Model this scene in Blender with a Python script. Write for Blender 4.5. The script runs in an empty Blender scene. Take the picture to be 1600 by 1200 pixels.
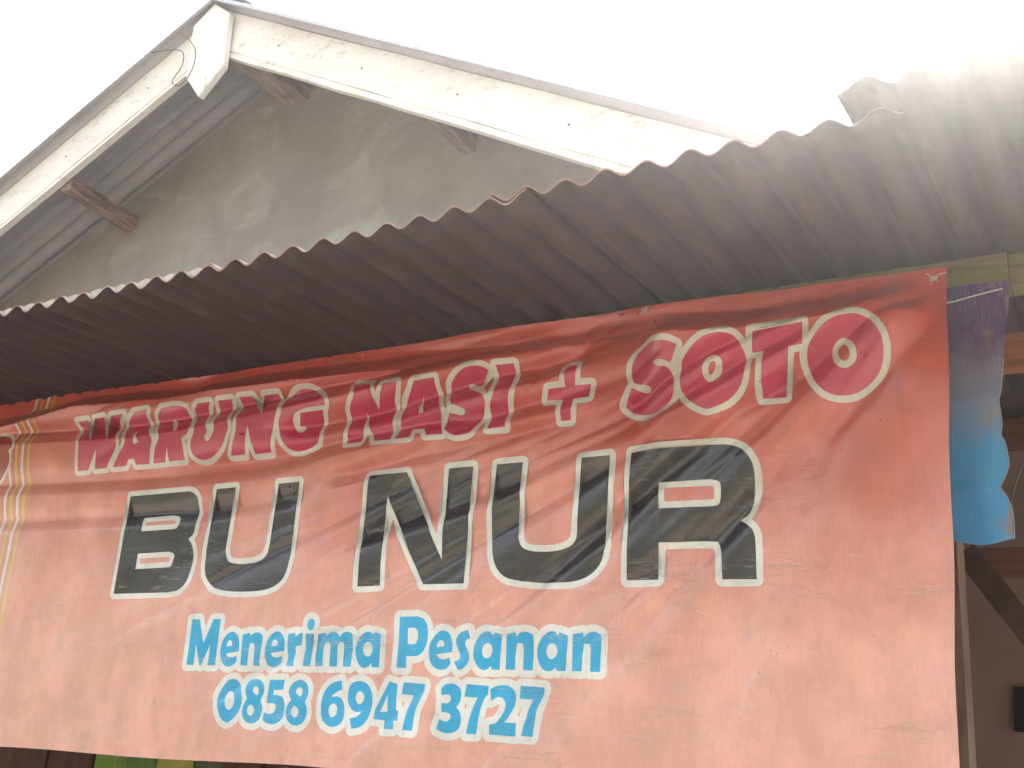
import bpy, bmesh, math, random
import numpy as np
from mathutils import Vector, Matrix
from mathutils.geometry import delaunay_2d_cdt

random.seed(7)
S = bpy.context.scene
COL = S.collection

# ------------------------------------------------------------------ camera
cam_data = bpy.data.cameras.new('camera')
cam = bpy.data.objects.new('camera', cam_data)
COL.objects.link(cam)
cam_data.sensor_fit = 'HORIZONTAL'
cam_data.sensor_width = 36.0
cam_data.lens = 36.0 * 1768.61 / 1600.0
cam_data.clip_start = 0.05
cam_data.clip_end = 2000.0
right = Vector((0.86762906, 0.49083993, 0.07934725))
up = Vector((0.10447498, -0.33599284, 0.93605224))
fwd = Vector((-0.48611192, 0.80385632, 0.34279764))
cam.matrix_world = Matrix(((right.x, up.x, -fwd.x, 0.0),
                           (right.y, up.y, -fwd.y, 0.0),
                           (right.z, up.z, -fwd.z, 1.5),
                           (0, 0, 0, 1)))
S.camera = cam

# ------------------------------------------------------------------ daylight
SUN_ELEV, SUN_AZ = math.radians(42), math.radians(-5)      # behind the house, a little to the right
world = bpy.data.worlds.new('World')
S.world = world
world.use_nodes = True
wn = world.node_tree
wn.nodes.clear()
sky = wn.nodes.new('ShaderNodeTexSky')
sky.sky_type = 'NISHITA'
sky.sun_disc = False
sky.sun_elevation = SUN_ELEV
sky.sun_rotation = SUN_AZ
sky.air_density = 1.0
sky.dust_density = 5.0
sky.ozone_density = 0.6
hs = wn.nodes.new('ShaderNodeHueSaturation')
hs.inputs['Saturation'].default_value = 0.30
bg = wn.nodes.new('ShaderNodeBackground')
bg.inputs['Strength'].default_value = 0.13
wo = wn.nodes.new('ShaderNodeOutputWorld')
wn.links.new(sky.outputs[0], hs.inputs['Color'])
wn.links.new(hs.outputs[0], bg.inputs['Color'])
wn.links.new(bg.outputs[0], wo.inputs['Surface'])

sd = bpy.data.lights.new('sun', 'SUN')
sd.energy = 5.0
sd.angle = math.radians(0.53)
sd.color = (1.0, 0.95, 0.86)
sun = bpy.data.objects.new('sun', sd)
COL.objects.link(sun)
to_sun = Vector((math.sin(SUN_AZ)*math.cos(SUN_ELEV), math.cos(SUN_AZ)*math.cos(SUN_ELEV), math.sin(SUN_ELEV)))
sun.rotation_euler = to_sun.to_track_quat('Z', 'Y').to_euler()

S.view_settings.view_transform = 'Standard'
S.view_settings.look = 'None'
S.view_settings.gamma = 1.0
S.view_settings.use_curve_mapping = False
S.view_settings.exposure = 2.5
S.render.engine = 'CYCLES'
S.cycles.use_denoising = True
S.cycles.max_bounces = 8
S.cycles.diffuse_bounces = 5
S.cycles.sample_clamp_indirect = 8.0

# ------------------------------------------------------------------ helpers
class NT:
    """a small wrapper that builds one node material"""
    def __init__(self, name):
        self.m = bpy.data.materials.new(name)
        self.m.use_nodes = True
        self.t = self.m.node_tree
        self.t.nodes.clear()
        self.out = self.n('ShaderNodeOutputMaterial')
        self.b = self.n('ShaderNodeBsdfPrincipled')
        self.l(self.b.outputs[0], self.out.inputs['Surface'])
        self.co = self.n('ShaderNodeTexCoord').outputs['Object']
    def n(self, kind):
        return self.t.nodes.new(kind)
    def l(self, a, b):
        self.t.links.new(a, b)
    def put(self, sock, v):
        if hasattr(v, 'is_output'):
            self.l(v, sock)
        elif isinstance(v, (tuple, list)) and len(v) == 3 and sock.type == 'RGBA':
            sock.default_value = (*v, 1)
        else:
            sock.default_value = v
    def scaled(self, s, rot=(0, 0, 0)):
        m = self.n('ShaderNodeMapping')
        self.l(self.co, m.inputs['Vector'])
        m.inputs['Scale'].default_value = s
        m.inputs['Rotation'].default_value = rot
        return m.outputs[0]
    def noise(self, scale=(1, 1, 1), detail=4.0, rough=0.55, dist=0.0, rot=(0, 0, 0)):
        t = self.n('ShaderNodeTexNoise')
        self.l(self.scaled(scale, rot), t.inputs['Vector'])
        t.inputs['Scale'].default_value = 1.0
        t.inputs['Detail'].default_value = detail
        t.inputs['Roughness'].default_value = rough
        t.inputs['Distortion'].default_value = dist
        return t.outputs['Fac']
    def ramp(self, v, lo, hi, a=0.0, b=1.0):
        r = self.n('ShaderNodeMapRange')
        r.interpolation_type = 'SMOOTHSTEP'
        self.l(v, r.inputs['Value'])
        for k, x in zip(('From Min', 'From Max', 'To Min', 'To Max'), (lo, hi, a, b)):
            r.inputs[k].default_value = x
        return r.outputs[0]
    def math(self, op, a, b=0.0):
        m = self.n('ShaderNodeMath')
        m.operation = op
        self.put(m.inputs[0], a)
        self.put(m.inputs[1], b)
        return m.outputs[0]
    def mix(self, f, a, b, mode='MIX'):
        m = self.n('ShaderNodeMix')
        m.data_type = 'RGBA'
        m.blend_type = mode
        m.clamp_factor = True
        self.put(m.inputs[0], f)
        self.put(m.inputs[6], a)
        self.put(m.inputs[7], b)
        return m.outputs[2]
    def axis(self, k):
        s = self.n('ShaderNodeSeparateXYZ')
        self.l(self.co, s.inputs[0])
        return s.outputs[k]
    def bump(self, h, strength=0.3, dist=0.01, prev=None):
        b = self.n('ShaderNodeBump')
        b.inputs['Strength'].default_value = strength
        b.inputs['Distance'].default_value = dist
        self.l(h, b.inputs['Height'])
        if prev is not None:
            self.l(prev, b.inputs['Normal'])
        return b.outputs[0]
    def done(self, color, rough=0.6, normal=None, spec=0.4, metal=0.0):
        self.put(self.b.inputs['Base Color'], color)
        self.put(self.b.inputs['Roughness'], rough)
        self.put(self.b.inputs['Specular IOR Level'], spec)
        self.put(self.b.inputs['Metallic'], metal)
        if normal is not None:
            self.l(normal, self.b.inputs['Normal'])
        return self.m


def link(name, mesh, parent=None, mats=(), loc=None):
    o = bpy.data.objects.new(name, mesh)
    COL.objects.link(o)
    for m in mats:
        if mesh.materials.find(m.name) < 0:
            mesh.materials.append(m)
    if parent is not None:
        o.parent = parent
    if loc is not None:
        o.location = loc
    return o


def tag(o, label=None, cat=None, group=None, kind=None):
    if label: o['label'] = label
    if cat: o['category'] = cat
    if group: o['group'] = group
    if kind: o['kind'] = kind
    return o


def thing(name, loc, label, cat, group=None):
    o = bpy.data.objects.new(name, None)
    COL.objects.link(o)
    o.location = loc
    o.empty_display_size = 0.2
    return tag(o, label, cat, group)


def from_bm(name, bm, mat, parent=None, off=(0, 0, 0), smooth=False):
    me = bpy.data.meshes.new(name)
    bmesh.ops.recalc_face_normals(bm, faces=bm.faces)
    bm.to_mesh(me)
    bm.free()
    me.transform(Matrix.Translation(-Vector(off)))
    if smooth:
        me.polygons.foreach_set('use_smooth', [True]*len(me.polygons))
    return link(name, me, parent, mat if isinstance(mat, (list, tuple)) else [mat])


def bevel(bm, w=0.004, seg=1):
    bmesh.ops.bevel(bm, geom=list(bm.edges), offset=w, segments=seg, affect='EDGES', profile=0.6)


def bar(p0, p1, w, h, upv=(0, 0, 1), cuts=6, wob=0.0, bev=0.004, seed=1, taper=1.0):
    """a sawn timber from p0 to p1 (width across, height along upv) with uneven faces"""
    rnd = random.Random(seed)
    p0, p1, u = Vector(p0), Vector(p1), Vector(upv)
    d = (p1-p0).normalized()
    s = d.cross(u).normalized()
    u = s.cross(d).normalized()
    bm = bmesh.new()
    rings = []
    for i in range(cuts+1):
        t = i/cuts
        c = p0.lerp(p1, t)
        k = 1+(taper-1)*t
        r = []
        for a, b in ((-1, -1), (1, -1), (1, 1), (-1, 1)):
            r.append(bm.verts.new(c + s*(a*w*.5*k + rnd.uniform(-wob, wob)) + u*(b*h*.5*k + rnd.uniform(-wob, wob))))
        rings.append(r)
    for r, q in zip(rings[:-1], rings[1:]):
        for k in range(4):
            bm.faces.new((r[k], r[(k+1) % 4], q[(k+1) % 4], q[k]))
    bm.faces.new(rings[0][::-1])
    bm.faces.new(rings[-1])
    if bev:
        es = [e for e in bm.edges if len(e.link_faces) == 2 and e.calc_face_angle(0) > 0.7]
        bmesh.ops.bevel(bm, geom=es, offset=bev, segments=1, affect='EDGES')
    return bm


def prism(poly, y0, y1, bev=0.0):
    """polygon in the XZ plane given depth from y0 to y1"""
    bm = bmesh.new()
    a = [bm.verts.new((x, y0, z)) for x, z in poly]
    b = [bm.verts.new((x, y1, z)) for x, z in poly]
    bm.faces.new(a)
    bm.faces.new(b[::-1])
    n = len(poly)
    for i in range(n):
        bm.faces.new((a[i], b[i], b[(i+1) % n], a[(i+1) % n]))
    bmesh.ops.recalc_face_normals(bm, faces=bm.faces)
    if bev:
        bevel(bm, bev)
    return bm


def tube(pts, r, sides=6):
    bm = bmesh.new()
    pts = [Vector(p) for p in pts]
    rings = []
    for i, p in enumerate(pts):
        d = (pts[min(i+1, len(pts)-1)] - pts[max(i-1, 0)]).normalized()
        a = d.cross(Vector((0.31, 0.2, 0.93))).normalized()
        b = d.cross(a)
        rings.append([bm.verts.new(p + (a*math.cos(2*math.pi*k/sides) + b*math.sin(2*math.pi*k/sides))*r) for k in range(sides)])
    for q, s in zip(rings[:-1], rings[1:]):
        for k in range(sides):
            bm.faces.new((q[k], q[(k+1) % sides], s[(k+1) % sides], s[k]))
    bm.faces.new(rings[0])
    bm.faces.new(rings[-1][::-1])
    return bm


def curve_pts(P, n=8):
    P = [Vector(p) for p in P]
    Q = [P[0]*2-P[1]] + P + [P[-1]*2-P[-2]]
    out = []
    for i in range(1, len(Q)-2):
        for j in range(n):
            t = j/n
            out.append(0.5*((2*Q[i]) + (Q[i+1]-Q[i-1])*t + (2*Q[i-1]-5*Q[i]+4*Q[i+1]-Q[i+2])*t*t + (3*Q[i]-Q[i-1]-3*Q[i+1]+Q[i+2])*t**3))
    out.append(P[-1])
    return out


def sheet(name, fn, nu, nv, th, mats, parent, off=(0, 0, 0)):
    """a thin closed sheet: fn(i, j) -> lower point, the upper skin lies th above it; material 0 below, 1 above"""
    lo = [[Vector(fn(i, j)) for i in range(nu)] for j in range(nv)]
    vs, fs, mi = [], [], []
    o = Vector(off)
    for layer in (0, 1):
        for j in range(nv):
            for i in range(nu):
                vs.append(lo[j][i] - o + Vector((0, 0, th*layer)))
    N = nu*nv
    ix = lambda i, j, k: k*N + j*nu + i
    for j in range(nv-1):
        for i in range(nu-1):
            fs.append((ix(i, j, 0), ix(i, j+1, 0), ix(i+1, j+1, 0), ix(i+1, j, 0))); mi.append(0)
            fs.append((ix(i, j, 1), ix(i+1, j, 1), ix(i+1, j+1, 1), ix(i, j+1, 1))); mi.append(1)
    for i in range(nu-1):
        fs.append((ix(i, 0, 0), ix(i+1, 0, 0), ix(i+1, 0, 1), ix(i, 0, 1))); mi.append(2)
        fs.append((ix(i+1, nv-1, 0), ix(i, nv-1, 0), ix(i, nv-1, 1), ix(i+1, nv-1, 1))); mi.append(2)
    for j in range(nv-1):
        fs.append((ix(0, j+1, 0), ix(0, j, 0), ix(0, j, 1), ix(0, j+1, 1))); mi.append(0)
        fs.append((ix(nu-1, j, 0), ix(nu-1, j+1, 0), ix(nu-1, j+1, 1), ix(nu-1, j, 1))); mi.append(0)
    me = bpy.data.meshes.new(name)
    me.from_pydata(vs, [], fs)
    me.update()
    ob = link(name, me, parent, [])
    for m in mats:
        me.materials.append(m)
    me.polygons.foreach_set('material_index', mi)
    me.polygons.foreach_set('use_smooth', [k < 2 for k in mi])
    me.update()
    return ob

# ------------------------------------------------------------------ materials
def vinyl(name, top, low, gloss=0.30, spec=0.85, white=False):
    """printed vinyl: paler towards foot and left by bleaching and painted glare, mottled, finely streaked, specked with grime"""
    t = NT(name)
    z = t.axis(2)
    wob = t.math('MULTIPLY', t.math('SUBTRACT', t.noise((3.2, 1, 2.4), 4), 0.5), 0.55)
    bleach_sheen = t.ramp(t.math('ADD', t.math('ADD', z, wob), t.math('MULTIPLY', t.axis(0), 0.07)), 0.26, 0.95, 1.0, 0.0)  # paler foot and left: real bleaching plus painted glare and sheen
    c = t.mix(bleach_sheen, top, low)
    blot = t.ramp(t.noise((7.5, 1, 6.0), 5, 0.62), 0.32, 0.72)
    c = t.mix(1.0, c, t.mix(blot, (0.90, 0.90, 0.90), (1.12, 1.15, 1.15)), 'MULTIPLY')
    grain = t.ramp(t.noise((260, 1, 26), 2, 0.5), 0.3, 0.75, 0.0, 1.0)
    c = t.mix(1.0, c, t.mix(grain, (0.965, 0.96, 0.955), (1.03, 1.035, 1.04)), 'MULTIPLY')
    dirt = t.ramp(t.noise((17, 1, 13), 6, 0.68), 0.50, 0.78)
    c = t.mix(t.math('MULTIPLY', dirt, 0.24 if white else 0.26), c, (0.20, 0.15, 0.10))
    drip = t.ramp(t.noise((55, 1, 4.5), 4, 0.6), 0.56, 0.80)
    c = t.mix(t.math('MULTIPLY', drip, 0.15), c, (0.26, 0.17, 0.12))
    spots = t.ramp(t.noise((150, 1, 120), 2, 0.5), 0.70, 0.76)
    c = t.mix(t.math('MULTIPLY', spots, 0.5), c, (0.10, 0.07, 0.05))
    # cracked creases running along the sheet, stronger towards the foot
    line = t.noise((3.2, 1, 34), 5, 0.60, 0.25)
    ridge = t.ramp(t.math('ABSOLUTE', t.math('SUBTRACT', line, 0.5)), 0.0, 0.011, 1.0, 0.0)
    gate = t.math('MULTIPLY', t.ramp(t.noise((4.5, 1, 9), 2), 0.50, 0.64), t.ramp(z, 0.25, 0.75, 1.0, 0.15))
    crack = t.math('MULTIPLY', ridge, gate)
    c = t.mix(t.math('MULTIPLY', crack, 0.45), c, (0.84, 0.76, 0.70))
    n = t.bump(line, 0.13, 0.008)
    n = t.bump(crack, 0.55, 0.002, n)
    n = t.bump(t.noise((420, 1, 420), 2), 0.06, 0.0005, n)
    r = t.math('ADD', t.math('MULTIPLY', t.noise((14, 1, 12), 4), 0.22), gloss-0.09)
    return t.done(c, r, n, spec)

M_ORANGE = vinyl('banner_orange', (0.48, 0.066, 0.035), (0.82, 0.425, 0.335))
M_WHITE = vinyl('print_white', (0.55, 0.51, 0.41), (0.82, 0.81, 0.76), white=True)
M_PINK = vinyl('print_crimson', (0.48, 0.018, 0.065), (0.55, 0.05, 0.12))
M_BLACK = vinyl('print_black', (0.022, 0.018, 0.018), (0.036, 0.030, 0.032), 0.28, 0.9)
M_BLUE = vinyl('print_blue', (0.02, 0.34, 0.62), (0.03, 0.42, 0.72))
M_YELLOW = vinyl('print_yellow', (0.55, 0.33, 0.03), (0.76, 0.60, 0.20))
M_MAROON = vinyl('print_maroon', (0.34, 0.04, 0.03), (0.42, 0.06, 0.05))


def timber(name, a, b, grain=(6, 60, 60), rough=0.75, bumpy=0.5, moss=None):
    t = NT(name)
    g = t.noise(grain, 5, 0.6, 0.6)
    c = t.mix(t.ramp(g, 0.3, 0.7), a, b)
    c = t.mix(t.math('MULTIPLY', t.ramp(t.noise((9, 9, 9), 4), 0.45, 0.75), 0.5), c, tuple(x*0.45 for x in a))
    if moss:
        c = t.mix(t.ramp(t.noise((7, 7, 11), 5, 0.65), 0.42, 0.66), c, moss)
    return t.done(c, rough, t.bump(g, bumpy, 0.006), 0.25)

M_BEAM = timber('mossy_beam_wood', (0.13, 0.10, 0.055), (0.20, 0.16, 0.085), (5, 60, 60), moss=(0.15, 0.145, 0.045))
M_RAFTER = timber('old_rafter_wood', (0.16, 0.10, 0.075), (0.34, 0.25, 0.19), (60, 7, 60))
M_RED_WOOD = timber('red_brown_wood', (0.085, 0.034, 0.024), (0.14, 0.055, 0.035), (7, 60, 60))
M_ORANGE_WOOD = timber('orange_wood', (0.30, 0.10, 0.035), (0.40, 0.15, 0.055), (7, 60, 60))
M_POST = timber('grey_brown_post_wood', (0.13, 0.09, 0.07), (0.19, 0.135, 0.105), (60, 60, 6))
M_DARK_WOOD = timber('dark_wood', (0.045, 0.025, 0.02), (0.08, 0.045, 0.03), (30, 30, 30))


def painted_board(name, paint, wood, along):
    """white paint that has flaked along the grain"""
    t = NT(name)
    g = t.noise(along, 6, 0.66, 0.4)
    big = t.noise((2.6, 2.6, 2.6), 3)
    flake = t.ramp(t.math('ADD', g, t.math('MULTIPLY', t.math('SUBTRACT', big, 0.5), 0.35)), 0.58, 0.66)
    fine = t.noise((40, 40, 40), 4)
    stain = t.ramp(t.noise((3.5, 3.5, 9), 5, 0.6), 0.40, 0.75)
    c = t.mix(t.math('MULTIPLY', stain, 0.35), paint, (0.55, 0.46, 0.36))
    c = t.mix(t.math('MULTIPLY', flake, t.ramp(fine, 0.25, 0.6)), c, wood)
    return t.done(c, 0.62, t.bump(t.math('SUBTRACT', 1.0, flake), 0.45, 0.002), 0.35)

M_BARGE_R = painted_board('flaking_white_paint', (0.79, 0.755, 0.69), (0.58, 0.53, 0.46), (14, 20, 42))
M_FINIAL = painted_board('white_board_paint', (0.82, 0.80, 0.75), (0.50, 0.44, 0.36), (42, 20, 7))


def sheet_under(name, a, b, spot):
    t = NT(name)
    c = t.mix(t.ramp(t.noise((2.4, 3.0, 3), 5, 0.6), 0.3, 0.7), a, b)
    c = t.mix(t.math('MULTIPLY', t.ramp(t.noise((30, 4, 30), 4), 0.50, 0.75), 0.45), c, spot)
    c = t.mix(t.math('MULTIPLY', t.ramp(t.noise((60, 60, 60), 5, 0.7), 0.55, 0.75), 0.4), c, tuple(x*.5 for x in a))
    return t.done(c, 0.68, t.bump(t.noise((120, 120, 120), 4), 0.25, 0.002), 0.3)

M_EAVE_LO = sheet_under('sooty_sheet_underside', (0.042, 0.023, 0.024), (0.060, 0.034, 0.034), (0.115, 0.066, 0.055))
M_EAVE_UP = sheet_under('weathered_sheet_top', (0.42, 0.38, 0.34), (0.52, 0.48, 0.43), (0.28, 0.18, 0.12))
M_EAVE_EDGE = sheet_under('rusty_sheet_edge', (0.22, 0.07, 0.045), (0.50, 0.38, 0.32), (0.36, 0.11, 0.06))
M_ZINC_LO = sheet_under('zinc_sheet_underside', (0.34, 0.33, 0.345), (0.43, 0.42, 0.435), (0.46, 0.44, 0.40))
M_ZINC_UP = sheet_under('zinc_sheet_top', (0.38, 0.38, 0.40), (0.46, 0.46, 0.48), (0.28, 0.22, 0.17))


def plaster():
    t = NT('stained_grey_plaster')
    c = t.mix(t.ramp(t.noise((1.3, 1.3, 1.6), 5, 0.6), 0.32, 0.68), (0.23, 0.205, 0.19), (0.31, 0.283, 0.258))
    lime = t.ramp(t.noise((2.8, 2.8, 3.4), 6, 0.62, 0.8), 0.50, 0.72)
    c = t.mix(t.math('MULTIPLY', lime, 0.42), c, (0.46, 0.455, 0.39))
    c = t.mix(t.math('MULTIPLY', t.ramp(t.noise((8, 8, 2.2), 5, 0.6), 0.50, 0.75), 0.35), c, (0.20, 0.17, 0.13))
    c = t.mix(t.math('MULTIPLY', t.ramp(t.noise((90, 90, 90), 2), 0.70, 0.76), 0.6), c, (0.62, 0.60, 0.54))
    h = t.noise((26, 26, 26), 6, 0.65)
    return t.done(c, 0.85, t.bump(h, 0.4, 0.012), 0.2)

M_PLASTER = plaster()


def inner_wall():
    t = NT('brown_limewash')
    c = t.mix(t.ramp(t.noise((3, 3, 3), 5), 0.3, 0.7), (0.19, 0.13, 0.112), (0.25, 0.175, 0.15))
    return t.done(c, 0.85, t.bump(t.noise((40, 40, 40), 5), 0.3, 0.006), 0.2)

M_INNER = inner_wall()


def plain(name, color, rough=0.6, metal=0.0, vary=0.25, sc=25):
    t = NT(name)
    c = t.mix(t.ramp(t.noise((sc, sc, sc), 4), 0.3, 0.7), color, tuple(x*(1-vary) for x in color))
    return t.done(c, rough, None, 0.4, metal)

M_STRING = plain('pale_nylon_string', (0.62, 0.58, 0.50))
M_WIRE = plain('dark_wire', (0.10, 0.09, 0.09), 0.5)
M_GLINT_FILL = plain('pale_glint_fill', (0.58, 0.53, 0.45), 0.9)
M_DARK_BLOCK = plain('near_black_block', (0.015, 0.011, 0.010), 0.9)
M_NAIL = plain('rusty_nail', (0.16, 0.09, 0.06), 0.6)


def cloth():
    """old printed cloth, violet above, blue below, worn to tan along its free edge"""
    t = NT('faded_violet_blue_cloth')
    z, x = t.axis(2), t.axis(0)
    w = t.math('MULTIPLY', t.math('SUBTRACT', t.noise((9, 9, 6), 4), 0.5), 0.16)
    f = t.ramp(t.math('ADD', z, w), 0.20, 0.40)
    c = t.mix(f, (0.07, 0.27, 0.49), (0.085, 0.042, 0.135))
    mid = t.math('MULTIPLY', t.ramp(t.math('ADD', z, w), 0.16, 0.26), t.ramp(t.math('ADD', z, w), 0.30, 0.42, 1.0, 0.0))
    c = t.mix(t.math('MULTIPLY', mid, 0.55), c, (0.28, 0.20, 0.19))
    worn = t.ramp(t.noise((16, 16, 11), 5, 0.6), 0.50, 0.66)
    edge = t.ramp(t.math('ADD', x, t.math('MULTIPLY', w, 0.4)), 0.055, 0.10)
    c = t.mix(t.math('MULTIPLY', t.math('MULTIPLY', worn, edge), 0.8), c, (0.26, 0.19, 0.13))
    thr = t.noise((350, 350, 30), 2)
    c = t.mix(t.math('MULTIPLY', t.ramp(thr, 0.4, 0.8), 0.10), c, (0.55, 0.52, 0.55))
    return t.done(c, 0.75, t.bump(thr, 0.3, 0.001), 0.25)

M_CLOTH = cloth()
M_CLOTH_EDGE = plain('frayed_cloth_edge', (0.34, 0.33, 0.36))


def plank_paint(name, c0, c1):
    t = NT(name)
    c = t.mix(t.ramp(t.noise((40, 40, 5), 5, 0.6), 0.35, 0.7), c0, c1)
    c = t.mix(t.math('MULTIPLY', t.ramp(t.noise((14, 14, 9), 5), 0.52, 0.7), 0.6), c, (0.16, 0.11, 0.07))
    return t.done(c, 0.7, t.bump(t.noise((70, 70, 6), 4), 0.4, 0.003), 0.3)

PLANK_MATS = [plank_paint('dark_brown_paint', (0.07, 0.035, 0.03), (0.11, 0.055, 0.045)),
              plank_paint('leaf_green_paint', (0.16, 0.30, 0.06), (0.22, 0.36, 0.09)),
              plank_paint('deep_green_paint', (0.09, 0.20, 0.05), (0.13, 0.25, 0.07)),
              plank_paint('olive_yellow_paint', (0.34, 0.36, 0.07), (0.42, 0.42, 0.11)),
              plank_paint('grey_green_paint', (0.10, 0.12, 0.07), (0.15, 0.16, 0.10))]


def earth():
    t = NT('dry_trodden_earth')
    c = t.mix(t.ramp(t.noise((0.6, 0.6, 1), 6, 0.6), 0.3, 0.7), (0.21, 0.18, 0.15), (0.29, 0.25, 0.21))
    c = t.mix(t.math('MULTIPLY', t.ramp(t.noise((14, 14, 1), 5), 0.5, 0.7), 0.4), c, (0.06, 0.05, 0.04))
    return t.done(c, 0.9, t.bump(t.noise((22, 22, 1), 6, 0.7), 0.6, 0.03), 0.2)

M_EARTH = earth()

# ------------------------------------------------------------------ lettering outlines (0.1 mm) and folds (mm) of the banner
FOLDS = [([(-3266,2460),(-3081,2469),(-2905,2475),(-2687,2499),(-2475,2496),(-2275,2491),(-2044,2497),(-1870,2498),(-1705,2495),(-1475,2493),(-1331,2497),(-1195,2501),(-1049,2503),(-930,2507)],17,16,34),([(-930,2509),(-795,2495),(-656,2487),(-526,2489),(-402,2491),(-317,2496)],27,20,54),([(-3247,2412),(-2879,2397),(-2709,2391),(-2443,2379),(-2249,2383),(-2157,2389),(-1981,2404),(-1814,2418),(-1694,2425),(-1542,2440),(-1433,2452),(-1318,2465),(-1199,2481),(-992,2509)],14,26,27),([(-1943,2320),(-1647,2335),(-1585,2341),(-1411,2369),(-1300,2388),(-1139,2413),(-963,2455)],13,26,28),([(-2335,2249),(-1993,2252),(-1828,2263),(-1640,2286),(-1460,2297),(-1291,2302),(-1133,2324),(-950,2364)],9,26,26),([(-991,2284),(-918,2308),(-833,2342),(-737,2379),(-656,2403),(-539,2436)],7,13,13),([(-975,2253),(-818,2295),(-736,2327),(-656,2362),(-514,2415)],7,15,18),([(-322,2481),(-380,2443),(-441,2405),(-491,2371),(-579,2308),(-708,2240)],9,24,20),([(-316,2466),(-353,2373),(-409,2302),(-494,2220),(-618,2128)],6,30,30),([(-3185,2253),(-2581,2234),(-2211,2226),(-1946,2230),(-1668,2256)],7,28,26),([(-1812,2177),(-1585,2210),(-1339,2237),(-1144,2263),(-992,2295)],6,22,22),([(-1391,2091),(-1230,2148),(-1077,2202),(-916,2259),(-790,2296)],5,24,24),([(-1063,1993),(-923,2081),(-787,2173),(-617,2258)],5,30,30),([(-3141,2140),(-2628,2132),(-2120,2128),(-1729,2156)],5,30,26),([(-1634,2042),(-1391,2091),(-1136,2163)],4,26,26),([(-1054,1861),(-836,1972),(-681,2068),(-495,2169)],4,34,34)]
CORNER = (-0.3163, 2.5002)
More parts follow.
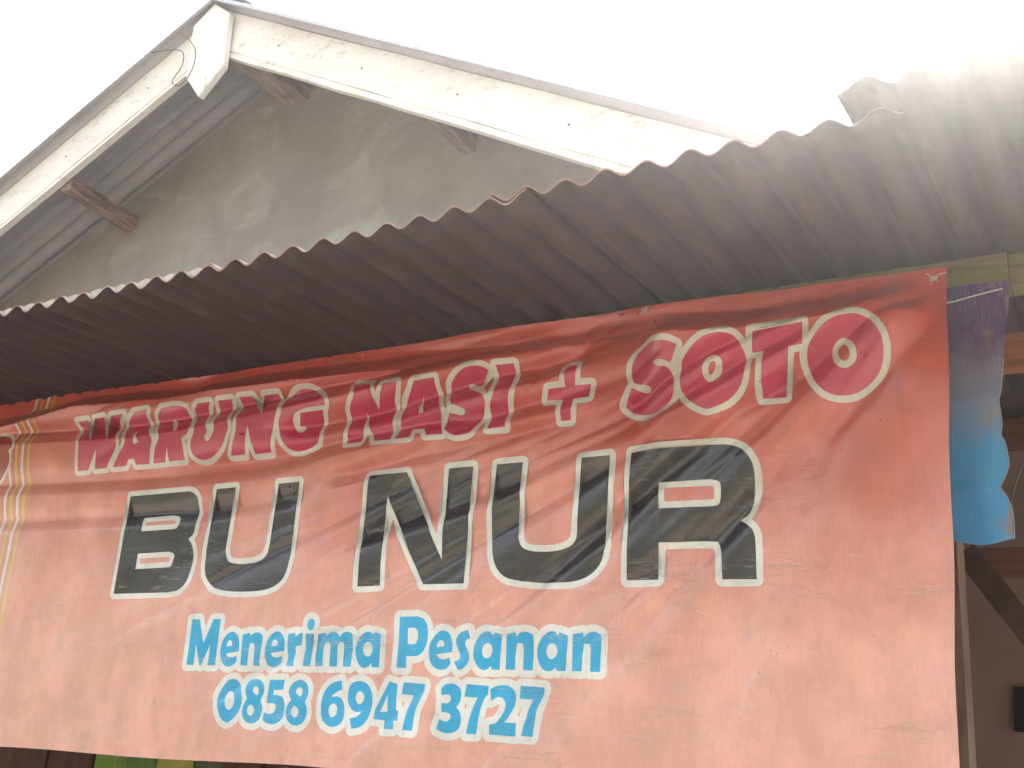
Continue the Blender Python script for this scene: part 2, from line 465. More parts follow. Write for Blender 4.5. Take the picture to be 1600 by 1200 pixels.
GLYPHS = [
('S','side',[[[-29454,23869,1],[-29086,23572],[-29248,23422,1],[-29165,23140],[-29262,22889],[-29589,22613],[-30047,22488],[-30582,22520,1],[-30099,22790],[-29981,23038],[-30307,23337],[-30467,23628],[-30375,23870],[-29957,23954]]]),
('W','head',[[[-26576,24078,1],[-26116,24083,1],[-25741,23375,1],[-25810,24092,1],[-25424,24099,1],[-25110,23383,1],[-25148,24109,1],[-24649,24127,1],[-24970,23833],[-24760,23224],[-25094,22638,1],[-25576,22638,1],[-25508,23184,1],[-25840,22632,1],[-26270,22629,1],[-26264,23476]]]),
('A','head',[[[-24245,24127,1],[-23735,24155,1],[-23813,23971],[-23737,23703],[-23373,23312],[-23391,23044],[-23443,22635,1],[-23951,22644,1],[-24020,22815,1],[-24231,22802,1],[-24327,22635,1],[-24848,22635,1],[-24599,22999],[-24402,23332],[-24620,23795]],[[-24157,23681,1],[-23864,23231,1],[-24042,23195,1]]]),
('R','head',[[[-23205,24152,1],[-22605,24150],[-22308,24056],[-22262,23904],[-22018,23563],[-22057,23344],[-22274,23213,1],[-22209,22993],[-22166,22666,1],[-22715,22650,1],[-22787,23034,1],[-22853,22639,1],[-23288,22634,1],[-23223,23032],[-23102,23360],[-23452,23837]],[[-22920,23826,1],[-22793,23828],[-22591,23666],[-22468,23482],[-22558,23419,1]]]),
('U','head',[[[-21870,24145,1],[-21458,24156,1],[-21594,23875],[-21354,23351],[-21441,23211],[-21374,23085],[-21238,23130],[-21110,23397],[-21227,23778],[-21179,24163,1],[-20734,24170,1],[-20794,23855],[-20633,23426],[-20705,23171],[-20861,22898],[-21235,22686],[-21561,22640],[-21825,22731],[-21935,22941],[-21923,23135],[-21814,23456],[-22042,23906]]]),
('N','head',[[[-20482,24198,1],[-20062,24196,1],[-19512,23599,1],[-19682,24185,1],[-19251,24196,1],[-19045,23762],[-19111,23472],[-19193,23201],[-19285,22675,1],[-19797,22665,1],[-19987,23363,1],[-20135,22674,1],[-20600,22673,1],[-20507,22906],[-20375,23277],[-20375,23693]]]),
('G','head',[[[-18323,23561,1],[-17610,23572,1],[-17761,23208],[-17750,22846],[-18140,22684],[-18511,22663],[-18771,22771],[-18962,23060],[-19012,23346],[-18898,23641],[-18902,23991],[-18662,24197],[-18323,24231],[-18037,24154],[-17561,23832],[-17530,23667,1],[-18081,23661,1],[-18369,23604],[-18512,23527],[-18590,23364],[-18540,23194],[-18379,23106],[-18282,23158],[-18271,23265,1],[-18441,23276,1]]]),
('N','head',[[[-16741,24160,1],[-16184,24077,1],[-16031,23477,1],[-15866,23797,1],[-15768,23995,1],[-15348,24010,1],[-15452,23745],[-15548,23557],[-15551,23163],[-15537,22668,1],[-16017,22676,1],[-16244,23042],[-16407,23456,1],[-16402,23057],[-16454,22693,1],[-16920,22711,1],[-16857,23098],[-16865,23427],[-16767,23620],[-16623,23857]]]),
('A','head',[[[-14880,23986,1],[-14328,24016,1],[-14342,23829],[-14323,23628],[-14132,23237],[-14183,22986],[-14064,22674,1],[-14526,22677,1],[-14624,22871,1],[-14982,22890,1],[-14968,22667,1],[-15424,22670,1],[-15305,23071],[-15276,23490],[-15016,23794]],[[-14717,23730,1],[-14759,23554],[-14628,23234,1],[-14764,23214,1],[-14817,23489]]]),
('S','head',[[[-12928,24074,1],[-13079,24146],[-13275,24170],[-13524,24137],[-13760,24001],[-13960,23812],[-13972,23603],[-13838,23339,1],[-13676,23280],[-13515,23203],[-13510,23134],[-13610,23085],[-13748,23121],[-13920,23161,1],[-14071,22810,1],[-13894,22676],[-13627,22599],[-13318,22644],[-13166,22861],[-13005,23130],[-12933,23321],[-13026,23489],[-13257,23604],[-13463,23706],[-13513,23812],[-13397,23832],[-13200,23735],[-13103,23778,1]]]),
('I','head',[[[-12734,24162,1],[-12300,24178,1],[-12297,23672],[-12444,23147],[-12412,22687,1],[-12861,22686,1],[-12859,23148],[-12707,23529]]]),
('+','head',[[[-11016,24009,1],[-10718,23964,1],[-10781,23518,1],[-10387,23514,1],[-10422,23222,1],[-10814,23224,1],[-10884,22759,1],[-11109,22759,1],[-11093,23248,1],[-11499,23263,1],[-11402,23487,1],[-11007,23507,1]]]),
('S','head',[[[-8196,23904,1],[-8361,23992],[-8553,24026],[-8930,24088],[-9238,24021],[-9398,23839],[-9448,23637],[-9389,23424,1],[-9215,23341],[-8986,23267],[-8967,23209],[-9047,23171],[-9182,23191],[-9434,23317,1],[-9614,22932,1],[-9457,22816],[-9197,22731],[-8849,22721],[-8585,22828],[-8392,23008],[-8361,23234],[-8413,23442],[-8486,23519],[-8659,23557],[-8784,23649],[-8712,23694],[-8517,23642],[-8370,23578,1]]]),
('O','head',[[[-8212,23344],[-8198,23015],[-7967,22742],[-7706,22592],[-7546,22590],[-7170,22720],[-6909,22986],[-6814,23371],[-6833,23648],[-6961,23904],[-7124,24007],[-7350,24036],[-7651,23985],[-7949,23778],[-8154,23555]],[[-7710,23416],[-7609,23587],[-7438,23631],[-7308,23544],[-7304,23387],[-7393,23236],[-7556,23143],[-7693,23220]]]),
('T','head',[[[-6639,24023,1],[-5619,24040,1],[-5638,23602,1],[-5917,23592,1],[-6071,22695,1],[-6548,22730,1],[-6441,23618,1],[-6679,23606,1]]]),
('O','head',[[[-5596,23411],[-5610,23220],[-5501,22946],[-5322,22714],[-5143,22616],[-4936,22585],[-4709,22633],[-4467,22775],[-4287,22966],[-4190,23203],[-4160,23488],[-4228,23732],[-4399,23992],[-4564,24077],[-4752,24069],[-5003,24013],[-5234,23904],[-5425,23706],[-5534,23564]],[[-5149,23458],[-5062,23635],[-4900,23716],[-4724,23575],[-4654,23359],[-4710,23177],[-4892,23084],[-5071,23200]]]),
('B','name',[[[-23964,21780,1],[-22044,21779,1],[-21721,21770],[-21494,21629],[-21453,21411],[-21423,21074],[-21440,20700],[-21599,20536,1],[-21442,20373],[-21342,20110],[-21351,19751],[-21432,19426],[-21644,19235],[-21999,19185,1],[-23993,19181,1]],[[-23382,21176,1],[-22299,21195,1],[-22068,21138],[-21997,20990],[-22062,20839],[-22215,20812,1],[-23333,20808,1]],[[-23324,20216,1],[-22225,20235,1],[-22029,20163],[-22029,19999],[-22093,19852],[-22266,19830,1],[-23328,19809,1]]]),
('U','name',[[[-20818,21786,1],[-20188,21794,1],[-20293,20210,1],[-20121,19929],[-19808,19860],[-19502,19868],[-19145,19927],[-18942,20076],[-18850,20313,1],[-18814,21813,1],[-18156,21819,1],[-18139,20008,1],[-18190,19573],[-18383,19333],[-18763,19198],[-19333,19163],[-19977,19189],[-20497,19292],[-20732,19482],[-20874,19772],[-20926,20226,1]]]),
('N','name',[[[-16090,21851,1],[-14989,21847,1],[-13819,19787,1],[-13859,21864,1],[-13212,21867,1],[-13191,19250,1],[-14243,19250,1],[-15512,21331,1],[-15407,19241,1],[-16028,19230,1]]]),
('U','name',[[[-12611,21874,1],[-11972,21887,1],[-11932,20208,1],[-11836,20011],[-11634,19919],[-11335,19891],[-11020,19909],[-10748,19996],[-10617,20123],[-10571,20276,1],[-10525,21870,1],[-9884,21885,1],[-9905,19982,1],[-9990,19675],[-10176,19430],[-10448,19288],[-10809,19236],[-11378,19256],[-11822,19288],[-12178,19368],[-12405,19560],[-12539,19869],[-12602,20187,1]]]),
('R','name',[[[-9393,21897,1],[-7511,21894,1],[-7247,21864],[-6994,21750],[-6796,21525],[-6730,21278],[-6751,20958],[-6815,20654],[-6895,20475],[-7060,20375,1],[-6837,20211],[-6750,20047],[-6738,19737,1],[-6725,19218,1],[-7387,19225,1],[-7423,19761,1],[-7502,19929],[-7642,19982],[-8708,19978,1],[-8722,19251,1],[-9415,19266,1]],[[-8767,21224,1],[-7604,21182,1],[-7447,21124],[-7405,21018],[-7410,20792],[-7452,20671],[-7582,20640,1],[-8721,20665,1]]]),
('M','blue',[[[-20982,18503,1],[-20732,18508,1],[-20479,17934,1],[-20265,18509,1],[-20028,18508,1],[-19982,17412,1],[-20230,17413,1],[-20240,17903,1],[-20442,17404,1],[-20499,17403,1],[-20710,17900,1],[-20690,17411,1],[-20923,17411,1]]]),
('e','blue',[[[-19280,17749,1],[-19305,17936],[-19379,18095],[-19524,18199],[-19662,18189],[-19797,18094],[-19877,17914],[-19880,17708],[-19804,17530],[-19670,17419],[-19517,17389],[-19372,17441],[-19292,17535,1],[-19344,17655,1],[-19404,17617],[-19518,17607],[-19631,17634],[-19677,17694,1]],[[-19709,17855,1],[-19685,17962],[-19612,18010],[-19538,17954],[-19536,17875,1]]]),
('n','blue',[[[-19243,18142,1],[-19022,18184,1],[-18987,18114,1],[-18880,18180],[-18755,18189],[-18630,18133],[-18593,18014],[-18570,17419,1],[-18746,17425,1],[-18799,17864,1],[-18851,17937],[-18926,17937],[-18969,17881],[-18933,17418,1],[-19154,17425,1]]]),
('e','blue',[[[-17884,17773,1],[-17899,17961],[-17994,18110],[-18125,18208],[-18250,18204],[-18389,18108],[-18460,17941],[-18450,17717],[-18400,17547],[-18323,17436],[-18183,17401],[-18031,17440],[-17962,17544,1],[-17969,17675,1],[-18034,17634],[-18129,17617],[-18213,17649],[-18255,17716,1]],[[-18283,17866,1],[-18282,17969],[-18227,18026],[-18124,17979],[-18109,17886,1]]]),
('r','blue',[[[-17849,18157,1],[-17649,18188,1],[-17610,18092,1],[-17521,18166],[-17420,18188,1],[-17432,17910,1],[-17522,17890],[-17596,17844],[-17551,17433,1],[-17770,17436,1]]]),
('i','blue',[[[-17332,18163,1],[-17108,18175,1],[-17071,17438,1],[-17273,17438,1]],[[-17332,18351],[-17319,18472],[-17221,18512],[-17130,18452],[-17110,18350],[-17154,18262],[-17244,18249]]]),
('m','blue',[[[-16995,18166,1],[-16799,18197,1],[-16781,18127,1],[-16685,18208],[-16568,18220],[-16423,18174],[-16362,18101,1],[-16271,18191],[-16149,18212],[-16029,18175],[-15996,18071],[-15962,17453,1],[-16185,17451,1],[-16210,17928,1],[-16245,17976],[-16320,17987],[-16373,17934],[-16385,17873],[-16366,17449,1],[-16574,17451,1],[-16577,17904,1],[-16619,17966],[-16696,17966],[-16751,17902],[-16751,17448,1],[-16940,17448,1]]]),
('a','blue',[[[-15466,18157,1],[-15543,18216],[-15647,18215],[-15789,18126],[-15886,17969],[-15906,17795],[-15816,17600],[-15688,17462],[-15561,17433],[-15458,17474],[-15403,17544,1],[-15376,17446,1],[-15174,17450,1],[-15201,17762,1],[-15240,18156,1],[-15417,18213,1]],[[-15585,17999],[-15676,17937],[-15680,17830],[-15625,17724],[-15525,17676],[-15443,17717],[-15416,17813],[-15464,17936]]]),
('P','blue',[[[-14795,18551,1],[-14302,18554,1],[-14123,18489],[-14024,18352],[-13982,18181],[-13987,17977],[-14058,17808],[-14191,17713],[-14481,17698,1],[-14458,17448,1],[-14708,17452,1],[-14729,18008,1]],[[-14527,18305,1],[-14346,18310,1],[-14263,18233],[-14237,18113],[-14262,17993],[-14330,17950,1],[-14483,17958,1]]]),
('e','blue',[[[-13349,17804,1],[-13345,17984],[-13398,18148],[-13512,18232],[-13656,18241],[-13789,18147],[-13893,17978],[-13912,17776],[-13863,17579],[-13738,17467],[-13606,17435],[-13471,17466],[-13376,17567,1],[-13418,17704,1],[-13478,17662],[-13573,17648],[-13653,17674],[-13724,17747,1]],[[-13725,17895,1],[-13697,17995],[-13621,18049],[-13545,17996],[-13542,17917,1]]]),
('s','blue',[[[-12977,18267,1],[-12928,18089,1],[-13003,18074],[-13045,18007],[-13012,17910],[-12928,17791],[-12897,17658],[-12949,17542],[-13040,17459],[-13148,17430,1],[-13300,17617,1],[-13197,17633],[-13145,17692],[-13168,17792],[-13230,17905],[-13263,18019],[-13223,18133],[-13131,18217]]]),
('a','blue',[[[-12360,18157,1],[-12450,18226],[-12583,18243],[-12708,18162],[-12802,17994],[-12808,17824],[-12773,17659],[-12676,17515],[-12556,17445],[-12444,17464],[-12360,17538,1],[-12340,17458,1],[-12151,17454,1],[-12149,17784,1],[-12141,18173,1],[-12330,18218,1]],[[-12468,17999],[-12569,17941],[-12595,17825],[-12547,17712],[-12461,17684],[-12380,17731],[-12350,17845],[-12376,17942]]]),
('n','blue',[[[-12033,18182,1],[-11823,18220,1],[-11804,18127,1],[-11707,18216],[-11577,18228],[-11462,18193],[-11400,18097],[-11378,17460,1],[-11608,17462,1],[-11615,17903,1],[-11644,17983],[-11711,17998],[-11783,17949],[-11806,17463,1],[-12014,17465,1]]]),
('a','blue',[[[-10855,18151,1],[-10927,18231],[-11032,18242],[-11170,18164],[-11272,18020],[-11312,17845],[-11273,17668],[-11169,17510],[-11037,17449],[-10933,17468],[-10857,17532,1],[-10839,17463,1],[-10647,17461,1],[-10627,17818,1],[-10620,18158,1],[-10826,18224,1]],[[-10979,18006],[-11067,17950],[-11089,17845],[-11053,17749],[-10971,17686],[-10883,17726],[-10832,17830],[-10880,17958]]]),
('n','blue',[[[-10518,18190,1],[-10291,18224,1],[-10280,18130,1],[-10172,18218],[-10056,18240],[-9954,18199],[-9884,18094],[-9893,17463,1],[-10104,17461,1],[-10112,17921,1],[-10152,17994],[-10213,18004],[-10279,17953],[-10278,17462,1],[-10494,17465,1]]]),
('0','blue',[[[-19332,17111],[-19495,17053],[-19680,16841],[-19772,16623],[-19665,16368],[-19541,16210],[-19370,16131],[-19225,16168],[-19076,16298],[-18975,16480],[-18970,16696],[-19084,16915],[-19188,17072]],[[-19414,16835],[-19522,16741],[-19509,16591],[-19443,16466],[-19342,16411],[-19240,16472],[-19200,16635],[-19283,16781]]]),
('8','blue',[[[-18690,17127],[-18867,17085],[-18923,16953],[-18881,16806],[-18811,16691,1],[-18894,16518],[-18899,16358],[-18827,16219],[-18717,16145],[-18558,16140],[-18405,16220],[-18324,16380],[-18323,16536],[-18385,16657,1],[-18314,16801],[-18325,16944],[-18421,17068],[-18547,17118]],[[-18598,16960],[-18662,16910],[-18644,16829],[-18504,16761],[-18469,16833],[-18500,16922]],[[-18673,16543],[-18747,16478],[-18746,16380],[-18673,16309],[-18593,16325],[-18544,16423],[-18577,16501]]]),
('5','blue',[[[-18179,17108,1],[-17739,17121,1],[-17745,16906,1],[-18022,16889,1],[-18025,16778,1],[-17880,16780],[-17756,16732],[-17705,16613],[-17683,16456],[-17687,16316],[-17772,16208],[-17932,16147],[-18143,16158],[-18298,16225,1],[-18258,16400,1],[-18167,16369],[-18056,16374],[-17971,16429],[-17935,16517],[-17967,16585],[-18068,16599],[-18198,16594,1]]]),
('8','blue',[[[-17338,17130],[-17484,17072],[-17584,16947],[-17598,16825],[-17522,16689,1],[-17617,16564],[-17623,16405],[-17535,16251],[-17396,16161],[-17251,16140],[-17097,16189],[-17006,16321],[-17002,16476],[-17089,16665,1],[-17040,16806],[-17055,16929],[-17131,17059],[-17231,17125]],[[-17327,16970],[-17392,16919],[-17393,16842],[-17276,16775],[-17220,16838],[-17238,16934]],[[-17390,16561],[-17458,16489],[-17451,16393],[-17357,16318],[-17277,16329],[-17236,16417],[-17278,16503]]]),
('6','blue',[[[-16151,17147,1],[-16088,16953,1],[-16236,16897],[-16333,16825],[-16343,16782,1],[-16197,16804],[-16053,16731],[-15976,16581],[-15975,16414],[-16018,16261],[-16135,16180],[-16266,16153],[-16415,16193],[-16542,16305],[-16606,16490],[-16622,16696],[-16573,16905],[-16447,17056],[-16302,17121]],[[-16301,16646],[-16378,16584],[-16387,16481],[-16335,16381],[-16260,16364],[-16181,16421],[-16164,16540],[-16210,16624]]]),
('9','blue',[[[-15814,16353,1],[-15644,16392],[-15548,16463],[-15515,16515,1],[-15646,16494],[-15778,16539],[-15869,16653],[-15915,16787],[-15918,16958],[-15853,17088],[-15710,17143],[-15556,17138],[-15391,17057],[-15290,16908],[-15262,16725],[-15264,16523],[-15354,16320],[-15504,16189],[-15727,16135,1]],[[-15610,16932],[-15679,16888],[-15707,16793],[-15666,16702],[-15602,16660],[-15523,16700],[-15484,16801],[-15518,16892]]]),
('4','blue',[[[-14854,17163,1],[-14632,17102,1],[-14643,16575,1],[-14593,16561,1],[-14552,16356,1],[-14666,16350,1],[-14638,16172,1],[-14903,16173,1],[-14906,16351,1],[-15182,16365,1],[-15160,16543,1]],[[-14869,16870,1],[-14849,16532,1],[-15024,16519,1]]]),
('7','blue',[[[-14473,17152,1],[-13971,17129,1],[-13963,16983,1],[-14035,16798],[-14116,16564],[-14139,16164,1],[-14393,16170,1],[-14353,16474],[-14300,16693],[-14222,16891,1],[-14515,16898,1]]]),
('3','blue',[[[-13529,17049,1],[-13447,17125],[-13290,17153],[-13149,17124],[-13041,17022],[-13017,16893],[-13042,16780],[-13108,16681,1],[-13018,16588],[-12969,16462],[-12978,16319],[-13060,16205],[-13227,16153],[-13402,16173],[-13540,16231,1],[-13500,16433,1],[-13372,16390],[-13276,16402],[-13226,16468],[-13266,16547],[-13468,16579,1],[-13487,16757,1],[-13344,16754],[-13272,16805],[-13272,16886],[-13337,16932],[-13502,16911,1]]]),
('7','blue',[[[-12907,17154,1],[-12373,17128,1],[-12382,16961,1],[-12465,16847],[-12533,16621],[-12575,16163,1],[-12821,16168,1],[-12780,16438],[-12711,16679],[-12614,16889,1],[-12938,16895,1]]]),
('2','blue',[[[-12334,17058,1],[-12230,17125],[-12068,17154],[-11892,17134],[-11754,17041],[-11705,16900],[-11731,16743],[-11829,16568],[-11938,16424,1],[-11695,16422,1],[-11671,16163,1],[-12269,16177,1],[-12281,16370,1],[-12143,16399],[-12024,16529],[-11947,16688],[-11953,16814],[-12031,16899],[-12149,16912],[-12296,16836,1]]]),
('7','blue',[[[-11629,17155,1],[-11087,17131,1],[-11091,17016,1],[-11158,16859],[-11245,16623],[-11312,16172,1],[-11551,16181,1],[-11501,16413],[-11439,16664],[-11330,16891,1],[-11619,16894,1]]])]
RIMS = [
[[(-30289,22402),(-30124,22395),(-30040,22398),(-29956,22408),(-29776,22446),(-29620,22500),(-29548,22533),(-29476,22575),(-29344,22675),(-29284,22731),(-29200,22823),(-29155,22882),(-29127,22930),(-29105,22978),(-29087,23038),(-29079,23086),(-29075,23146),(-29079,23194),(-29092,23254),(-29135,23374),(-29134,23386),(-29088,23410),(-29044,23441),(-29004,23494),(-28993,23530),(-29001,23602),(-29051,23674),(-29116,23733),(-29415,23950),(-29692,24010),(-29872,24039),(-29956,24044),(-30124,24034),(-30280,24004),(-30364,23976),(-30424,23945),(-30472,23906),(-30520,23842),(-30541,23794),(-30556,23734),(-30560,23662),(-30556,23614),(-30542,23554),(-30519,23494),(-30494,23446),(-30457,23386),(-30375,23278),(-30315,23218),(-30124,23068),(-30088,23034),(-30065,23002),(-30062,22978),(-30076,22945),(-30112,22901),(-30158,22858),(-30208,22822),(-30280,22779),(-30640,22589),(-30664,22557),(-30671,22534),(-30671,22510),(-30665,22486),(-30651,22462),(-30628,22443),(-30604,22433)]],
[[(-26311,22511),(-26274,22504),(-25818,22509),(-25782,22521),(-25758,22538),(-25739,22559),(-25710,22606),(-25698,22611),(-25686,22579),(-25662,22547),(-25626,22523),(-25590,22514),(-25086,22513),(-25045,22523),(-25008,22547),(-24790,22859),(-24729,22955),(-24670,23075),(-24662,23099),(-24635,23219),(-24650,23363),(-24699,23495),(-24808,23711),(-24838,23783),(-24842,23819),(-24832,23843),(-24810,23868),(-24774,23895),(-24630,23984),(-24570,24030),(-24546,24056),(-24528,24095),(-24525,24143),(-24535,24179),(-24560,24215),(-24594,24239),(-24642,24252),(-25170,24232),(-25218,24213),(-25252,24179),(-25268,24143),(-25278,24077),(-25312,24155),(-25328,24179),(-25362,24208),(-25398,24221),(-25434,24224),(-25830,24215),(-25878,24197),(-25900,24179),(-25918,24155),(-25934,24107),(-25930,24035),(-25931,24023),(-25938,24014),(-26022,24165),(-26058,24194),(-26094,24206),(-26586,24203),(-26629,24191),(-26664,24167),(-26683,24143),(-26698,24107),(-26701,24071),(-26693,24035),(-26627,23915),(-26512,23735),(-26457,23639),(-26414,23543),(-26386,23447),(-26371,23339),(-26368,23207),(-26395,22619),(-26386,22583),(-26370,22554),(-26346,22530)]],
[[(-24889,22517),(-24846,22510),(-24306,22512),(-24270,22524),(-24234,22552),(-24161,22673),(-24150,22682),(-24114,22684),(-24102,22684),(-24063,22589),(-24042,22558),(-24006,22532),(-23970,22520),(-23430,22511),(-23382,22526),(-23358,22543),(-23339,22565),(-23320,22613),(-23266,23033),(-23234,23153),(-23226,23201),(-23231,23285),(-23262,23369),(-23320,23453),(-23387,23525),(-23597,23729),(-23636,23777),(-23658,23816),(-23682,23885),(-23687,23969),(-23681,23993),(-23617,24113),(-23610,24161),(-23622,24209),(-23637,24233),(-23663,24257),(-23706,24277),(-23742,24280),(-24246,24252),(-24282,24246),(-24318,24228),(-24390,24173),(-24546,24068),(-24626,24005),(-24692,23933),(-24733,23849),(-24744,23813),(-24745,23789),(-24734,23693),(-24685,23585),(-24573,23417),(-24539,23357),(-24530,23321),(-24531,23309),(-24545,23273),(-24570,23237),(-24702,23070),(-24963,22685),(-24973,22637),(-24964,22589),(-24952,22565),(-24930,22541)]],
[[(-23329,22516),(-23282,22509),(-22850,22514),(-22814,22520),(-22778,22539),(-22718,22525),(-22154,22542),(-22118,22551),(-22094,22564),(-22060,22600),(-22045,22636),(-22042,22684),(-22076,22960),(-22098,23068),(-22119,23140),(-22118,23152),(-22050,23188),(-21999,23224),(-21962,23263),(-21931,23308),(-21906,23356),(-21886,23416),(-21878,23476),(-21882,23536),(-21901,23608),(-21938,23680),(-21988,23752),(-22146,23956),(-22157,23980),(-22159,24040),(-22174,24088),(-22199,24124),(-22239,24160),(-22322,24207),(-22382,24231),(-22454,24251),(-22586,24274),(-22778,24282),(-23222,24276),(-23258,24265),(-23282,24250),(-23342,24190),(-23450,24097),(-23515,24028),(-23562,23944),(-23577,23848),(-23571,23800),(-23538,23716),(-23461,23608),(-23306,23438),(-23248,23368),(-23224,23320),(-23229,23284),(-23309,23152),(-23343,23068),(-23372,22924),(-23412,22648),(-23408,22600),(-23392,22564),(-23366,22536)]],
[[(-21609,22520),(-21512,22513),(-21452,22514),(-21332,22529),(-21195,22568),(-21056,22627),(-20903,22712),(-20840,22755),(-20780,22803),(-20719,22868),(-20684,22919),(-20652,22976),(-20534,23240),(-20515,23300),(-20506,23372),(-20509,23444),(-20530,23528),(-20635,23768),(-20658,23828),(-20670,23876),(-20667,23948),(-20624,24092),(-20610,24152),(-20609,24176),(-20616,24212),(-20628,24236),(-20647,24260),(-20672,24278),(-20696,24289),(-20732,24295),(-21188,24288),(-21212,24284),(-21240,24272),(-21281,24236),(-21302,24188),(-21347,23924),(-21354,23840),(-21352,23768),(-21336,23684),(-21273,23516),(-21284,23507),(-21416,23756),(-21454,23840),(-21468,23888),(-21468,23912),(-21461,23936),(-21380,24044),(-21344,24104),(-21336,24128),(-21333,24164),(-21341,24200),(-21362,24236),(-21392,24262),(-21416,24274),(-21452,24281),(-21872,24270),(-21908,24264),(-21932,24254),(-21956,24236),(-21992,24196),(-22069,24128),(-22112,24080),(-22127,24056),(-22156,23996),(-22167,23912),(-22163,23876),(-22142,23804),(-22093,23708),(-21981,23528),(-21954,23480),(-21939,23432),(-21939,23408),(-21949,23372),(-22022,23228),(-22040,23180),(-22062,23084),(-22068,23036),(-22066,22964),(-22054,22904),(-22033,22832),(-22008,22772),(-21982,22724),(-21947,22676),(-21896,22628),(-21848,22596),(-21752,22553),(-21692,22535)]],
[[(-19838,22547),(-19794,22540),(-19278,22550),(-19242,22558),(-19218,22569),(-19180,22607),(-19162,22655),(-19099,23027),(-19060,23219),(-18980,23471),(-18942,23567),(-18924,23627),(-18915,23699),(-18920,23771),(-18946,23867),(-18987,23963),(-19145,24263),(-19180,24299),(-19218,24317),(-19254,24321),(-19686,24310),(-19722,24303),(-19746,24292),(-19770,24274),(-19788,24251),(-19800,24227),(-19807,24179),(-19790,24107),(-19788,24095),(-19794,24090),(-19974,24285),(-19998,24303),(-20022,24314),(-20058,24321),(-20478,24323),(-20526,24315),(-20562,24294),(-20589,24263),(-20604,24227),(-20607,24191),(-20526,23831),(-20499,23675),(-20485,23483),(-20491,23351),(-20508,23255),(-20530,23183),(-20718,22715),(-20725,22679),(-20718,22631),(-20698,22595),(-20672,22571),(-20646,22557),(-20610,22548),(-20142,22549),(-20106,22552),(-20058,22576),(-20038,22595),(-20023,22619),(-20014,22643),(-19974,22828),(-19908,22607),(-19878,22570)]],
[[(-18510,22537),(-18401,22530),(-18257,22537),(-18113,22562),(-17969,22598),(-17873,22628),(-17789,22664),(-17717,22706),(-17657,22763),(-17633,22801),(-17610,22861),(-17606,22885),(-17606,22969),(-17638,23149),(-17637,23185),(-17628,23221),(-17607,23281),(-17488,23545),(-17441,23579),(-17415,23617),(-17394,23725),(-17394,23785),(-17421,23857),(-17470,23917),(-17539,23977),(-17717,24105),(-17895,24217),(-17980,24265),(-18101,24319),(-18209,24346),(-18377,24359),(-18509,24356),(-18641,24335),(-18713,24311),(-18773,24283),(-18833,24247),(-18881,24212),(-18939,24157),(-18978,24109),(-19013,24049),(-19037,23965),(-19039,23881),(-19022,23725),(-19022,23665),(-19046,23593),(-19118,23437),(-19137,23353),(-19140,23293),(-19137,23233),(-19119,23137),(-19098,23065),(-19052,22957),(-18985,22837),(-18905,22729),(-18857,22680),(-18797,22634),(-18701,22582),(-18593,22550)]],
[[(-15958,22550),(-15526,22543),(-15490,22552),(-15466,22565),(-15443,22586),(-15426,22610),(-15417,22634),(-15412,22670),(-15431,23378),(-15425,23534),(-15414,23570),(-15366,23642),(-15340,23690),(-15231,23966),(-15223,24014),(-15234,24062),(-15250,24088),(-15274,24111),(-15298,24125),(-15334,24134),(-15766,24120),(-15802,24115),(-15839,24098),(-15874,24062),(-15982,23845),(-15994,23838),(-16067,24122),(-16090,24159),(-16126,24188),(-16162,24200),(-16726,24284),(-16762,24283),(-16798,24271),(-16834,24243),(-16852,24218),(-16864,24182),(-16865,24146),(-16856,24110),(-16759,23906),(-16752,23882),(-16751,23858),(-16762,23834),(-16846,23726),(-16932,23594),(-16968,23522),(-16985,23462),(-16994,23378),(-16981,23162),(-16982,23102),(-16996,22994),(-17044,22730),(-17044,22694),(-17033,22658),(-17018,22634),(-16994,22610),(-16966,22595),(-16942,22588),(-16462,22568),(-16414,22575),(-16390,22586),(-16366,22604),(-16338,22646),(-16300,22862),(-16294,22875),(-16123,22610),(-16104,22586),(-16078,22567),(-16042,22554)]],
[[(-15455,22549),(-15422,22545),(-14966,22542),(-14930,22548),(-14886,22573),(-14857,22609),(-14843,22657),(-14848,22753),(-14834,22757),(-14702,22747),(-14622,22597),(-14594,22572),(-14546,22554),(-14054,22549),(-14006,22563),(-13966,22597),(-13942,22645),(-13939,22681),(-13943,22705),(-14035,22921),(-14057,22993),(-14055,23017),(-14020,23101),(-14006,23161),(-14003,23185),(-14009,23257),(-14040,23353),(-14075,23425),(-14187,23629),(-14214,23701),(-14220,23749),(-14217,23857),(-14203,24025),(-14210,24057),(-14222,24082),(-14258,24120),(-14294,24136),(-14330,24141),(-14882,24111),(-14930,24101),(-14956,24085),(-14978,24064),(-15110,23877),(-15290,23693),(-15340,23629),(-15393,23533),(-15416,23449),(-15424,23365),(-15423,23149),(-15429,23089),(-15459,22969),(-15549,22681),(-15543,22633),(-15525,22597),(-15494,22566)]],
